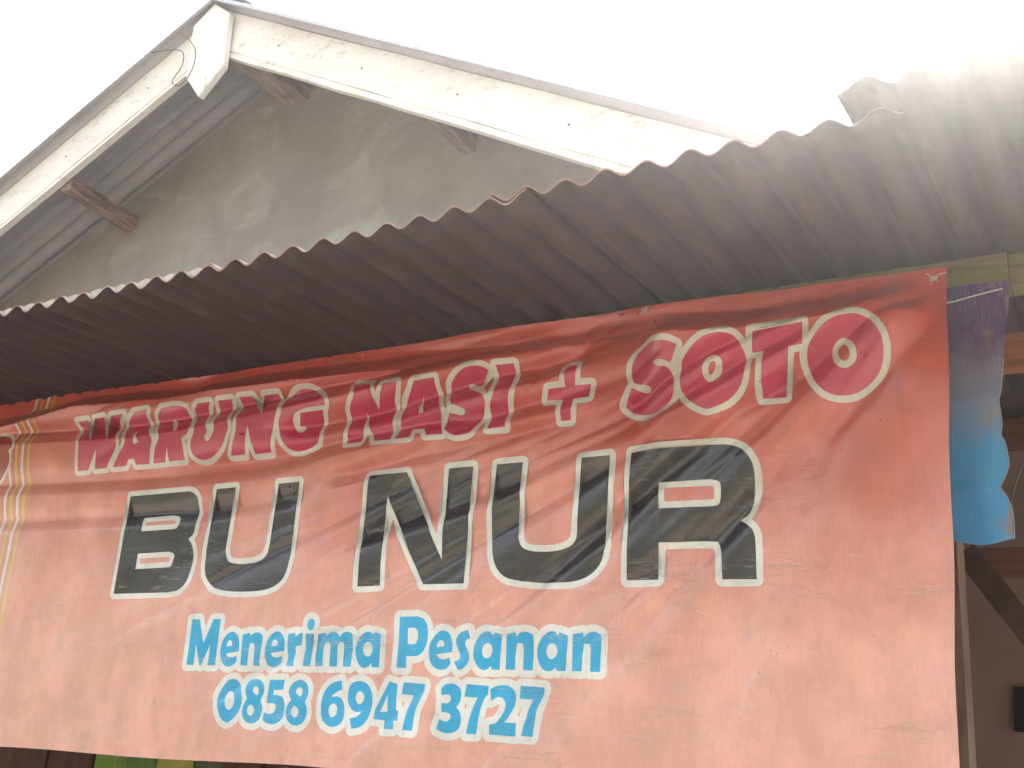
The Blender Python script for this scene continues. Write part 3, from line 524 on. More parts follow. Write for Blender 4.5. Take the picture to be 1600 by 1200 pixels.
[[(-13685,22479),(-13625,22474),(-13517,22474),(-13385,22489),(-13325,22505),(-13265,22531),(-13202,22575),(-13145,22643),(-13062,22791),(-12943,22983),(-12859,23139),(-12827,23211),(-12811,23271),(-12808,23331),(-12819,23391),(-12848,23463),(-12881,23516),(-12941,23581),(-12989,23616),(-13060,23655),(-13025,23680),(-13001,23706),(-12821,24009),(-12805,24051),(-12806,24099),(-12821,24138),(-12850,24171),(-13001,24251),(-13049,24267),(-13121,24283),(-13193,24293),(-13277,24295),(-13361,24292),(-13457,24282),(-13517,24269),(-13577,24250),(-13661,24213),(-13713,24183),(-13793,24131),(-13915,24039),(-13996,23967),(-14033,23926),(-14070,23871),(-14091,23823),(-14107,23763),(-14112,23715),(-14109,23655),(-14093,23571),(-14050,23463),(-13951,23283),(-13997,23259),(-14020,23235),(-14034,23211),(-14189,22851),(-14196,22815),(-14192,22779),(-14177,22744),(-14157,22719),(-14043,22623),(-13992,22587),(-13948,22563),(-13853,22523),(-13757,22493)]],
[[(-12902,22568),(-12857,22561),(-12401,22563),(-12365,22571),(-12341,22584),(-12317,22606),(-12296,22640),(-12287,22688),(-12322,23000),(-12320,23132),(-12306,23204),(-12285,23276),(-12194,23552),(-12174,23648),(-12164,23756),(-12164,23924),(-12177,24200),(-12189,24236),(-12206,24260),(-12233,24283),(-12257,24295),(-12305,24303),(-12749,24286),(-12785,24276),(-12811,24260),(-12835,24236),(-12853,24200),(-12859,24152),(-12828,23720),(-12826,23624),(-12831,23552),(-12843,23492),(-12862,23444),(-12926,23324),(-12959,23252),(-12982,23168),(-12993,23084),(-12995,23012),(-12984,22664),(-12972,22628),(-12955,22604),(-12929,22581)]],
[[(-11150,22641),(-11113,22634),(-10885,22634),(-10849,22639),(-10818,22653),(-10780,22689),(-10764,22725),(-10706,23097),(-10417,23097),(-10393,23100),(-10357,23115),(-10334,23133),(-10315,23157),(-10304,23181),(-10262,23505),(-10265,23541),(-10273,23565),(-10287,23589),(-10309,23612),(-10357,23635),(-10633,23644),(-10636,23649),(-10593,23973),(-10601,24009),(-10621,24043),(-10645,24065),(-10681,24083),(-11005,24134),(-11053,24128),(-11096,24105),(-11126,24069),(-11140,24021),(-11137,23627),(-11413,23612),(-11449,23603),(-11473,23590),(-11497,23568),(-11515,23541),(-11618,23301),(-11624,23253),(-11610,23205),(-11581,23169),(-11545,23147),(-11509,23138),(-11233,23128),(-11223,23121),(-11232,22737),(-11220,22701),(-11203,22677),(-11175,22653)]],
[[(-9112,22595),(-8964,22588),(-8844,22596),(-8760,22613),(-8664,22645),(-8568,22693),(-8472,22753),(-8388,22820),(-8348,22859),(-8309,22907),(-8280,22953),(-8258,23003),(-8243,23063),(-8234,23159),(-8241,23291),(-8259,23375),(-8290,23471),(-8289,23483),(-8260,23519),(-8077,23867),(-8071,23903),(-8076,23939),(-8093,23975),(-8124,24006),(-8280,24094),(-8364,24123),(-8532,24149),(-8784,24199),(-8928,24213),(-9000,24210),(-9120,24193),(-9180,24178),(-9252,24152),(-9300,24130),(-9360,24089),(-9405,24047),(-9462,23975),(-9512,23891),(-9543,23819),(-9560,23759),(-9571,23687),(-9573,23627),(-9567,23579),(-9556,23531),(-9517,23411),(-9545,23375),(-9730,22979),(-9739,22943),(-9736,22907),(-9723,22871),(-9696,22838),(-9590,22751),(-9516,22706),(-9420,22664),(-9324,22631),(-9216,22607)]],
[[(-7688,22456),(-7633,22448),(-7597,22451),(-7405,22496),(-7249,22545),(-7177,22575),(-7105,22613),(-6985,22701),(-6889,22797),(-6838,22864),(-6805,22916),(-6767,22996),(-6739,23080),(-6722,23152),(-6697,23295),(-6685,23415),(-6686,23535),(-6698,23620),(-6712,23680),(-6733,23744),(-6779,23848),(-6827,23932),(-6861,23979),(-6901,24023),(-6937,24054),(-6985,24084),(-7045,24111),(-7117,24136),(-7177,24149),(-7261,24160),(-7345,24161),(-7453,24155),(-7573,24139),(-7633,24124),(-7705,24098),(-7765,24068),(-7873,23998),(-7981,23914),(-8077,23832),(-8158,23752),(-8229,23668),(-8268,23608),(-8303,23535),(-8318,23488),(-8332,23404),(-8346,23248),(-8347,23128),(-8333,23032),(-8315,22971),(-8281,22903),(-8238,22840),(-8185,22778),(-8090,22684),(-8003,22612),(-7945,22572),(-7844,22516),(-7753,22476)],[(-7561,23270),(-7573,23273),(-7584,23284),(-7591,23320),(-7589,23380),(-7573,23429),(-7549,23469),(-7525,23492),(-7477,23507),(-7453,23506),(-7441,23501),(-7422,23488),(-7418,23464),(-7426,23415),(-7441,23380),(-7465,23344),(-7487,23320),(-7525,23290)]],
[[(-6171,22577),(-6065,22570),(-6029,22577),(-6005,22589),(-5981,22608),(-5955,22649),(-5811,23465),(-5801,23471),(-5633,23477),(-5597,23484),(-5573,23495),(-5549,23514),(-5531,23537),(-5520,23561),(-5513,23597),(-5495,24053),(-5504,24089),(-5518,24113),(-5540,24137),(-5573,24156),(-5621,24165),(-6653,24147),(-6689,24138),(-6713,24124),(-6737,24101),(-6757,24065),(-6764,24029),(-6803,23621),(-6800,23573),(-6790,23549),(-6773,23524),(-6749,23502),(-6725,23490),(-6689,23481),(-6593,23485),(-6584,23477),(-6672,22745),(-6671,22709),(-6665,22685),(-6652,22661),(-6629,22635),(-6605,22619),(-6569,22607)]],
[[(-5054,22467),(-4978,22460),(-4894,22462),(-4810,22474),(-4750,22487),(-4618,22536),(-4474,22617),(-4353,22707),(-4245,22815),(-4207,22863),(-4160,22935),(-4129,22995),(-4096,23079),(-4068,23175),(-4049,23271),(-4034,23439),(-4042,23559),(-4060,23643),(-4076,23691),(-4114,23784),(-4147,23847),(-4204,23943),(-4270,24034),(-4306,24076),(-4354,24119),(-4394,24147),(-4462,24179),(-4546,24201),(-4618,24208),(-4690,24204),(-4810,24186),(-5002,24144),(-5122,24103),(-5218,24060),(-5302,24009),(-5350,23971),(-5458,23859),(-5609,23679),(-5660,23595),(-5697,23511),(-5718,23439),(-5737,23343),(-5740,23259),(-5733,23199),(-5718,23139),(-5680,23031),(-5637,22935),(-5582,22839),(-5476,22695),(-5410,22625),(-5362,22585),(-5290,22541),(-5218,22510),(-5146,22486)],[(-4882,23210),(-4918,23224),(-4942,23243),(-4967,23271),(-5005,23355),(-5023,23439),(-5020,23475),(-5002,23511),(-4961,23559),(-4918,23589),(-4864,23547),(-4824,23499),(-4796,23439),(-4780,23367),(-4781,23319),(-4798,23269),(-4834,23234)]],
[[(-24029,19051),(-23991,19046),(-21987,19051),(-21735,19074),(-21663,19087),(-21603,19106),(-21531,19140),(-21483,19171),(-21435,19209),(-21389,19255),(-21351,19303),(-21313,19363),(-21284,19423),(-21261,19495),(-21234,19615),(-21217,19735),(-21204,19867),(-21199,19999),(-21209,20131),(-21223,20203),(-21254,20299),(-21281,20359),(-21327,20443),(-21392,20527),(-21338,20599),(-21311,20659),(-21295,20731),(-21285,20875),(-21288,21079),(-21295,21211),(-21334,21595),(-21360,21667),(-21387,21711),(-21423,21752),(-21471,21794),(-21519,21827),(-21627,21881),(-21699,21903),(-21759,21914),(-21819,21918),(-21999,21914),(-23967,21915),(-24015,21905),(-24039,21892),(-24063,21872),(-24087,21835),(-24099,21787),(-24128,19183),(-24120,19135),(-24100,19099),(-24063,19066)],[(-23187,19947),(-23191,19951),(-23191,19963),(-23187,20083),(-22251,20100),(-22167,20079),(-22152,20071),(-22170,19987),(-22179,19969)],[(-23211,20943),(-23215,20947),(-23227,21031),(-23223,21044),(-22311,21060),(-22155,21029),(-22140,21019),(-22133,20995),(-22143,20955),(-22227,20947)]],
[[(-19673,19033),(-19328,19028),(-19016,19036),(-18836,19051),(-18752,19063),(-18584,19100),(-18500,19127),(-18428,19156),(-18361,19189),(-18260,19255),(-18210,19297),(-18164,19346),(-18121,19405),(-18095,19453),(-18064,19525),(-18041,19609),(-18028,19693),(-18004,20005),(-18021,21829),(-18029,21865),(-18041,21889),(-18059,21913),(-18092,21938),(-18116,21948),(-18152,21954),(-18824,21948),(-18872,21935),(-18896,21920),(-18920,21896),(-18939,21865),(-18949,21817),(-18984,20341),(-19029,20197),(-19052,20155),(-19091,20113),(-19136,20080),(-19196,20053),(-19268,20034),(-19340,20022),(-19664,19991),(-19748,19991),(-19904,20004),(-19988,20017),(-20024,20029),(-20048,20046),(-20073,20077),(-20155,20245),(-20054,21781),(-20058,21829),(-20073,21865),(-20092,21889),(-20120,21911),(-20144,21922),(-20180,21929),(-20816,21921),(-20852,21917),(-20888,21901),(-20912,21883),(-20935,21853),(-20946,21829),(-20953,21793),(-21061,20233),(-21039,19969),(-21020,19813),(-20988,19681),(-20957,19597),(-20912,19508),(-20876,19450),(-20768,19314),(-20726,19273),(-20672,19231),(-20612,19196),(-20552,19169),(-20468,19140),(-20384,19118),(-20192,19081),(-19892,19045)]],
[[(-16064,19100),(-16028,19095),(-15392,19107),(-15356,19116),(-15332,19129),(-15308,19149),(-15284,19185),(-15274,19220),(-15272,19244),(-15349,20780),(-15344,20796),(-14361,19184),(-14324,19142),(-14288,19123),(-14240,19115),(-13196,19115),(-13148,19122),(-13100,19150),(-13067,19196),(-13059,19220),(-13056,19256),(-13077,21872),(-13088,21920),(-13112,21958),(-13136,21979),(-13160,21992),(-13208,22002),(-13868,21999),(-13904,21991),(-13928,21980),(-13958,21956),(-13976,21931),(-13990,21896),(-13994,21860),(-13965,20360),(-13966,20348),(-13976,20337),(-14868,21908),(-14888,21936),(-14909,21956),(-14948,21976),(-14984,21982),(-16088,21986),(-16136,21978),(-16160,21966),(-16184,21948),(-16212,21908),(-16221,21884),(-16225,21848),(-16163,19220),(-16155,19184),(-16135,19148),(-16100,19116)]],
[[(-11072,19105),(-10809,19101),(-10593,19118),(-10461,19144),(-10353,19177),(-10293,19201),(-10233,19230),(-10143,19285),(-10043,19369),(-9957,19470),(-9898,19561),(-9866,19621),(-9823,19741),(-9770,19981),(-9749,21877),(-9752,21913),(-9765,21949),(-9789,21981),(-9813,22000),(-9849,22015),(-9885,22020),(-10533,22005),(-10581,21993),(-10605,21979),(-10629,21956),(-10653,21913),(-10660,21877),(-10705,20305),(-10726,20209),(-10749,20169),(-10785,20132),(-10833,20105),(-10917,20073),(-11001,20051),(-11085,20036),(-11181,20028),(-11325,20026),(-11469,20032),(-11565,20043),(-11637,20059),(-11697,20080),(-11721,20093),(-11745,20113),(-11796,20233),(-11837,21889),(-11842,21925),(-11859,21961),(-11879,21985),(-11913,22008),(-11937,22017),(-11973,22022),(-12621,22009),(-12657,22001),(-12681,21989),(-12705,21971),(-12729,21939),(-12740,21913),(-12746,21877),(-12737,20185),(-12697,19945),(-12670,19837),(-12608,19657),(-12550,19537),(-12513,19479),(-12474,19429),(-12429,19381),(-12357,19319),(-12297,19278),(-12237,19247),(-12117,19204),(-11973,19174),(-11769,19146),(-11613,19133)]],
[[(-7199,19088),(-6701,19085),(-6665,19097),(-6629,19123),(-6603,19160),(-6592,19196),(-6605,19952),(-6617,20072),(-6641,20157),(-6677,20228),(-6714,20276),(-6747,20312),(-6803,20360),(-6807,20372),(-6767,20420),(-6739,20468),(-6709,20540),(-6673,20660),(-6625,20888),(-6604,21044),(-6594,21164),(-6596,21296),(-6608,21392),(-6622,21452),(-6651,21536),(-6675,21584),(-6746,21692),(-6820,21776),(-6869,21822),(-6917,21861),(-7001,21913),(-7065,21944),(-7169,21982),(-7265,22006),(-7325,22015),(-7517,22029),(-9389,22032),(-9437,22025),(-9475,22004),(-9497,21983),(-9514,21956),(-9523,21932),(-9528,21896),(-9550,19268),(-9542,19220),(-9522,19184),(-9480,19148),(-9449,19135),(-9425,19131),(-8729,19116),(-8681,19122),(-8645,19140),(-8621,19161),(-8599,19196),(-8588,19232),(-8573,19844),(-7925,19850),(-7649,19847),(-7613,19845),(-7601,19836),(-7556,19724),(-7521,19208),(-7505,19159),(-7469,19118),(-7421,19094),(-7385,19090)],[(-7805,20780),(-8585,20797),(-8597,20804),(-8618,21080),(-8609,21083),(-7637,21048),(-7553,21025),(-7541,21019),(-7537,20948),(-7542,20828),(-7546,20792),(-7553,20781),(-7601,20775)]],
[[(-20528,17261),(-20440,17259),(-20404,17264),(-20368,17279),(-20332,17310),(-20296,17284),(-20248,17269),(-19960,17269),(-19924,17279),(-19894,17297),(-19869,17321),(-19848,17357),(-19840,17381),(-19837,17417),(-19884,18521),(-19892,18557),(-19911,18593),(-19936,18620),(-19972,18642),(-20020,18653),(-20272,18654),(-20308,18647),(-20344,18631),(-20374,18605),(-20397,18569),(-20488,18326),(-20500,18341),(-20607,18581),(-20636,18617),(-20680,18643),(-20728,18653),(-21016,18644),(-21052,18630),(-21076,18613),(-21100,18587),(-21117,18557),(-21126,18521),(-21126,18485),(-21068,17405),(-21062,17369),(-21052,17345),(-21028,17311),(-21004,17291),(-20980,17278),(-20944,17268),(-20680,17266),(-20644,17273),(-20596,17295),(-20563,17273)]],
[[(-19588,17246),(-19502,17245),(-19454,17252),(-19394,17270),(-19298,17316),(-19238,17366),(-19174,17450),(-19152,17498),(-19148,17522),(-19149,17558),(-19180,17642),(-19147,17690),(-19139,17714),(-19135,17750),(-19149,17894),(-19166,17978),(-19200,18074),(-19246,18158),(-19298,18221),(-19336,18254),(-19394,18296),(-19478,18337),(-19562,18352),(-19646,18345),(-19742,18312),(-19785,18290),(-19838,18255),(-19902,18194),(-19958,18110),(-19995,18026),(-20026,17906),(-20033,17810),(-20028,17714),(-20003,17606),(-19968,17522),(-19916,17438),(-19850,17368),(-19766,17306),(-19690,17270)]],
[[(-19030,17276),(-18905,17276),(-18869,17288),(-18833,17309),(-18797,17289),(-18761,17281),(-18545,17276),(-18509,17287),(-18473,17311),(-18449,17339),(-18433,17372),(-18425,17420),(-18439,17852),(-18448,18020),(-18461,18128),(-18478,18176),(-18509,18219),(-18569,18270),(-18641,18307),(-18701,18326),(-18773,18337),(-18857,18334),(-18941,18312),(-18953,18312),(-19001,18327),(-19049,18326),(-19272,18284),(-19301,18275),(-19325,18262),(-19349,18241),(-19370,18212),(-19380,18188),(-19386,18164),(-19387,18128),(-19298,17408),(-19289,17372),(-19258,17324),(-19229,17301),(-19205,17289),(-19169,17281)]],
[[(-18237,17259),(-18138,17259),(-18042,17278),(-17994,17296),(-17958,17315),(-17910,17353),(-17874,17401),(-17824,17499),(-17817,17535),(-17819,17643),(-17790,17663),(-17764,17691),(-17747,17727),(-17739,17763),(-17743,17907),(-17751,17967),(-17778,18049),(-17820,18123),(-17886,18207),(-17935,18255),(-17980,18291),(-18030,18323),(-18066,18341),(-18114,18356),(-18150,18362),(-18234,18358),(-18306,18338),(-18402,18288),(-18473,18231),(-18522,18171),(-18568,18087),(-18595,18003),(-18608,17919),(-18607,17811),(-18586,17655),(-18556,17547),(-18502,17427),(-18461,17367),(-18402,17315),(-18330,17279)]],
[[(-17770,17291),(-17547,17288),(-17511,17294),(-17475,17310),(-17452,17327),(-17431,17351),(-17415,17383),(-17408,17411),(-17407,17447),(-17445,17747),(-17443,17759),(-17379,17775),(-17331,17806),(-17310,17831),(-17298,17855),(-17287,17903),(-17275,18179),(-17278,18215),(-17289,18251),(-17307,18279),(-17331,18302),(-17367,18323),(-17391,18330),(-17427,18333),(-17511,18320),(-17559,18307),(-17607,18327),(-17655,18333),(-17871,18300),(-17907,18290),(-17933,18275),(-17959,18251),(-17982,18215),(-17992,18179),(-17993,18143),(-17910,17399),(-17887,17351),(-17859,17322),(-17811,17297)]],
[[(-17302,17296),(-17072,17293),(-17024,17301),(-16987,17320),(-16952,17355),(-16934,17392),(-16926,17428),(-16963,18184),(-16970,18220),(-16987,18256),(-16971,18304),(-16964,18352),(-16965,18400),(-16973,18448),(-16989,18496),(-17009,18532),(-17060,18589),(-17132,18635),(-17168,18649),(-17216,18657),(-17264,18655),(-17324,18640),(-17372,18616),(-17405,18592),(-17437,18556),(-17458,18520),(-17474,18472),(-17482,18424),(-17478,18340),(-17469,18304),(-17447,18256),(-17470,18208),(-17477,18160),(-17416,17416),(-17400,17368),(-17372,17332),(-17336,17308)]],
[[(-16969,17306),(-16741,17303),(-16705,17311),(-16657,17332),(-16621,17314),(-16585,17306),(-16357,17304),(-16321,17311),(-16273,17336),(-16237,17316),(-16201,17307),(-15961,17308),(-15913,17317),(-15865,17345),(-15841,17373),(-15826,17402),(-15820,17426),(-15817,17462),(-15840,17918),(-15856,18134),(-15870,18206),(-15881,18230),(-15901,18258),(-15925,18281),(-15997,18324),(-16045,18341),(-16105,18353),(-16165,18358),(-16237,18352),(-16297,18337),(-16357,18308),(-16489,18352),(-16549,18364),(-16609,18368),(-16681,18361),(-16753,18336),(-16813,18341),(-17017,18309),(-17053,18299),(-17089,18276),(-17125,18230),(-17134,18206),(-17140,18170),(-17083,17426),(-17067,17378),(-17041,17344),(-17005,17318)]],
[[(-15627,17291),(-15584,17288),(-15524,17292),(-15440,17316),(-15416,17307),(-15380,17301),(-15152,17307),(-15116,17317),(-15092,17330),(-15068,17351),(-15044,17387),(-15032,17423),(-15029,17459),(-15097,18179),(-15107,18215),(-15121,18239),(-15142,18263),(-15177,18287),(-15392,18356),(-15440,18356),(-15476,18345),(-15524,18361),(-15572,18369),(-15620,18369),(-15668,18360),(-15764,18321),(-15824,18284),(-15868,18251),(-15896,18223),(-15943,18167),(-16006,18059),(-16029,17999),(-16045,17939),(-16053,17891),(-16055,17831),(-16049,17771),(-16037,17723),(-15998,17627),(-15959,17555),(-15919,17495),(-15872,17435),(-15825,17387),(-15776,17347),(-15728,17319),(-15680,17301)]],
[[(-14647,17306),(-14445,17304),(-14409,17312),(-14374,17330),(-14338,17366),(-14317,17414),(-14313,17450),(-14321,17546),(-14313,17556),(-14217,17561),(-14157,17572),(-14097,17592),(-14049,17618),(-13989,17666),(-13947,17714),(-13915,17762),(-13879,17834),(-13844,17954),(-13833,18074),(-13842,18230),(-13864,18338),(-13908,18446),(-13943,18506),(-13970,18542),(-14037,18606),(-14085,18634),(-14121,18650),(-14289,18698),(-14805,18696),(-14841,18689),(-14877,18671),(-14911,18638),(-14931,18602),(-14937,18578),(-14940,18542),(-14873,17990),(-14851,17426),(-14839,17390),(-14825,17366),(-14805,17344),(-14781,17327),(-14733,17309)]],
[[(-13658,17293),(-13564,17292),(-13468,17310),(-13396,17342),(-13360,17368),(-13326,17401),(-13256,17485),(-13238,17521),(-13233,17545),(-13232,17581),(-13261,17689),(-13236,17713),(-13220,17737),(-13211,17761),(-13204,17797),(-13197,17953),(-13207,18037),(-13236,18145),(-13276,18226),(-13330,18289),(-13396,18337),(-13432,18356),(-13492,18378),(-13576,18392),(-13660,18389),(-13732,18367),(-13806,18325),(-13877,18265),(-13948,18180),(-14011,18073),(-14044,17977),(-14056,17893),(-14058,17797),(-14045,17677),(-14025,17593),(-14007,17545),(-13983,17497),(-13925,17425),(-13840,17359),(-13786,17329),(-13744,17312)]],
[[(-13177,17288),(-13130,17286),(-13034,17306),(-12974,17330),(-12914,17370),(-12862,17420),(-12816,17480),(-12782,17540),(-12758,17612),(-12752,17684),(-12757,17732),(-12770,17783),(-12803,17864),(-12860,17948),(-12862,17960),(-12818,17995),(-12795,18032),(-12783,18080),(-12788,18128),(-12838,18308),(-12854,18344),(-12890,18383),(-12914,18398),(-12950,18409),(-12986,18412),(-13010,18408),(-13130,18374),(-13201,18344),(-13256,18308),(-13308,18260),(-13352,18200),(-13387,18128),(-13403,18068),(-13407,17996),(-13396,17936),(-13360,17840),(-13320,17768),(-13382,17737),(-13422,17696),(-13434,17672),(-13444,17636),(-13444,17600),(-13439,17576),(-13414,17528),(-13258,17336),(-13226,17308)]],
[[(-12569,17300),(-12499,17299),(-12451,17308),(-12403,17324),(-12343,17313),(-12127,17311),(-12091,17322),(-12066,17336),(-12040,17360),(-12019,17394),(-12010,17420),(-12006,17456),(-11997,18188),(-12005,18224),(-12025,18260),(-12048,18284),(-12079,18304),(-12307,18361),(-12343,18362),(-12379,18354),(-12451,18378),(-12523,18391),(-12571,18391),(-12619,18383),(-12703,18350),(-12751,18319),(-12787,18288),(-12847,18220),(-12909,18116),(-12945,18020),(-12952,17984),(-12958,17912),(-12945,17744),(-12930,17672),(-12906,17600),(-12845,17492),(-12808,17444),(-12761,17396),(-12715,17360),(-12667,17332),(-12619,17312)]],
[[(-11625,17318),(-11383,17315),(-11347,17318),(-11311,17331),(-11279,17354),(-11258,17378),(-11240,17414),(-11233,17462),(-11249,18026),(-11265,18170),(-11283,18230),(-11316,18278),(-11359,18312),(-11479,18358),(-11563,18372),(-11659,18374),(-11719,18364),(-11755,18353),(-11803,18364),(-11839,18364),(-12055,18325),(-12091,18315),(-12127,18292),(-12151,18266),(-12170,18230),(-12178,18194),(-12159,17462),(-12154,17426),(-12145,17402),(-12127,17374),(-12103,17351),(-12079,17335),(-12043,17323),(-11791,17319),(-11743,17332),(-11707,17356),(-11671,17331)]],
[[(-11054,17305),(-10974,17305),(-10890,17327),(-10842,17318),(-10626,17318),(-10590,17328),(-10566,17341),(-10538,17365),(-10518,17395),(-10502,17449),(-10482,17809),(-10475,18169),(-10483,18205),(-10501,18241),(-10522,18265),(-10554,18287),(-10794,18365),(-10830,18369),(-10866,18363),(-10914,18381),(-10962,18391),(-11010,18392),(-11058,18385),(-11106,18370),(-11153,18349),(-11202,18321),(-11247,18289),(-11322,18213),(-11390,18109),(-11418,18046),(-11440,17977),(-11450,17929),(-11457,17857),(-11455,17797),(-11443,17725),(-11409,17617),(-11346,17499),(-11300,17437),(-11265,17401),(-11226,17371),(-11166,17338),(-11118,17320)]],
[[(-10423,17319),(-10264,17318),(-10228,17326),(-10192,17345),(-10156,17326),(-10120,17317),(-9880,17319),(-9844,17327),(-9812,17343),(-9784,17367),(-9767,17391),(-9753,17427),(-9748,17463),(-9736,17919),(-9740,18111),(-9751,18183),(-9772,18238),(-9808,18284),(-9844,18311),(-9928,18353),(-9976,18372),(-10036,18384),(-10096,18385),(-10161,18375),(-10228,18355),(-10264,18366),(-10300,18369),(-10552,18331),(-10600,18310),(-10622,18291),(-10641,18267),(-10657,18231),(-10663,18183),(-10639,17463),(-10634,17427),(-10611,17379),(-10588,17355),(-10564,17338),(-10516,17322)]],
[[(-19389,15987),(-19302,15987),(-19218,16010),(-19122,16061),(-19021,16143),(-18938,16239),(-18871,16347),(-18835,16443),(-18817,16539),(-18814,16623),(-18818,16671),(-18829,16731),(-18845,16779),(-18891,16875),(-19014,17086),(-19062,17152),(-19122,17202),(-19182,17233),(-19266,17254),(-19314,17256),(-19374,17253),(-19458,17235),(-19542,17196),(-19626,17131),(-19738,17007),(-19830,16876),(-19872,16803),(-19893,16755),(-19914,16671),(-19917,16623),(-19910,16563),(-19885,16479),(-19813,16335),(-19770,16260),(-19723,16191),(-19658,16119),(-19566,16052),(-19481,16011)],[(-19350,16585),(-19371,16635),(-19377,16659),(-19374,16665),(-19347,16623),(-19344,16611)]],
[[(-18682,15991),(-18597,15989),(-18501,16005),(-18414,16039),(-18333,16090),(-18273,16152),(-18225,16231),(-18185,16339),(-18171,16423),(-18171,16495),(-18179,16555),(-18192,16603),(-18215,16663),(-18187,16723),(-18172,16771),(-18165,16819),(-18164,16879),(-18178,16963),(-18208,17035),(-18237,17081),(-18277,17131),(-18328,17179),(-18369,17207),(-18405,17226),(-18465,17247),(-18549,17266),(-18609,17273),(-18705,17271),(-18813,17257),(-18897,17233),(-18945,17207),(-18993,17164),(-19029,17111),(-19057,17035),(-19068,16963),(-19065,16903),(-19047,16831),(-19013,16747),(-18982,16687),(-19031,16567),(-19049,16471),(-19047,16363),(-19037,16315),(-19017,16255),(-18994,16207),(-18957,16150),(-18921,16107),(-18885,16073),(-18835,16039),(-18789,16017),(-18729,15999)]],
[[(-18065,16001),(-17960,15999),(-17876,16010),(-17792,16035),(-17732,16063),(-17663,16109),(-17614,16157),(-17580,16205),(-17547,16277),(-17537,16325),(-17533,16385),(-17550,16577),(-17585,16721),(-17606,16769),(-17628,16805),(-17630,16817),(-17610,16853),(-17601,16889),(-17595,17141),(-17605,17177),(-17627,17213),(-17660,17243),(-17696,17259),(-17744,17266),(-18200,17251),(-18236,17241),(-18272,17219),(-18299,17189),(-18317,17153),(-18324,17117),(-18343,16601),(-18340,16565),(-18328,16529),(-18369,16493),(-18396,16445),(-18440,16253),(-18443,16217),(-18439,16193),(-18428,16161),(-18410,16133),(-18367,16097),(-18260,16045),(-18212,16027),(-18140,16010)]],
[[(-17331,15997),(-17245,15995),(-17161,16008),(-17082,16033),(-17005,16077),(-16945,16136),(-16895,16213),(-16869,16273),(-16859,16309),(-16848,16393),(-16852,16465),(-16862,16513),(-16887,16585),(-16929,16669),(-16898,16777),(-16893,16849),(-16902,16921),(-16935,17017),(-16966,17077),(-16998,17125),(-17029,17163),(-17077,17206),(-17125,17236),(-17173,17258),(-17221,17273),(-17269,17280),(-17329,17278),(-17389,17267),(-17461,17245),(-17521,17219),(-17569,17189),(-17605,17159),(-17653,17106),(-17684,17065),(-17713,17012),(-17731,16969),(-17745,16909),(-17748,16873),(-17738,16789),(-17725,16750),(-17703,16705),(-17733,16657),(-17755,16609),(-17772,16537),(-17776,16489),(-17771,16405),(-17747,16321),(-17697,16225),(-17642,16153),(-17581,16099),(-17509,16054),(-17413,16014)]],
[[(-16307,16011),(-16226,16009),(-16142,16024),(-16046,16062),(-15962,16113),(-15908,16167),(-15878,16215),(-15848,16299),(-15833,16383),(-15823,16503),(-15826,16563),(-15834,16611),(-15857,16683),(-15891,16755),(-15924,16803),(-15970,16851),(-15974,16863),(-15949,16911),(-15944,16935),(-15944,16971),(-16012,17187),(-16028,17223),(-16058,17258),(-16094,17280),(-16130,17290),(-16166,17291),(-16250,17280),(-16358,17256),(-16466,17215),(-16545,17163),(-16630,17079),(-16675,17019),(-16702,16971),(-16738,16875),(-16762,16755),(-16768,16623),(-16754,16491),(-16719,16347),(-16690,16275),(-16664,16227),(-16606,16155),(-16565,16119),(-16514,16083),(-16418,16036),(-16370,16022)]],
[[(-15756,15993),(-15706,15992),(-15550,16022),(-15490,16038),(-15406,16078),(-15324,16137),(-15286,16175),(-15238,16233),(-15187,16317),(-15138,16437),(-15115,16533),(-15111,16641),(-15130,16869),(-15152,16953),(-15191,17037),(-15231,17097),(-15261,17133),(-15334,17195),(-15382,17224),(-15442,17252),(-15514,17277),(-15562,17287),(-15646,17294),(-15742,17285),(-15838,17260),(-15910,17226),(-15958,17188),(-16006,17129),(-16039,17061),(-16062,16977),(-16069,16905),(-16066,16833),(-16058,16761),(-16044,16701),(-16024,16641),(-15995,16581),(-15958,16521),(-15911,16461),(-15940,16425),(-15954,16389),(-15959,16341),(-15951,16305),(-15850,16058),(-15811,16017),(-15790,16004)]],
[[(-14927,16030),(-14628,16027),(-14592,16035),(-14568,16045),(-14539,16066),(-14511,16102),(-14495,16150),(-14496,16222),(-14460,16244),(-14435,16270),(-14416,16306),(-14408,16342),(-14409,16378),(-14452,16594),(-14466,16630),(-14493,16666),(-14496,16678),(-14487,17098),(-14491,17134),(-14498,17158),(-14531,17206),(-14580,17237),(-14844,17308),(-14892,17303),(-14928,17288),(-14956,17266),(-14983,17230),(-15296,16594),(-15304,16558),(-15326,16378),(-15325,16342),(-15314,16306),(-15300,16281),(-15276,16255),(-15240,16232),(-15206,16222),(-15050,16210),(-15044,16138),(-15022,16090),(-15001,16066),(-14976,16048)]],
[[(-14268,16022),(-14141,16019),(-14093,16027),(-14069,16037),(-14040,16058),(-14019,16082),(-14006,16106),(-13994,16154),(-13983,16430),(-13973,16538),(-13955,16610),(-13823,16946),(-13818,16982),(-13828,17150),(-13841,17193),(-13865,17228),(-13901,17256),(-13937,17270),(-14465,17297),(-14501,17294),(-14537,17282),(-14561,17267),(-14585,17244),(-14606,17210),(-14616,17174),(-14660,16898),(-14655,16862),(-14641,16826),(-14621,16799),(-14597,16778),(-14549,16757),(-14453,16751),(-14441,16749),(-14436,16742),(-14470,16622),(-14497,16490),(-14537,16190),(-14535,16142),(-14523,16106),(-14508,16082),(-14485,16058),(-14453,16038),(-14405,16025)]],
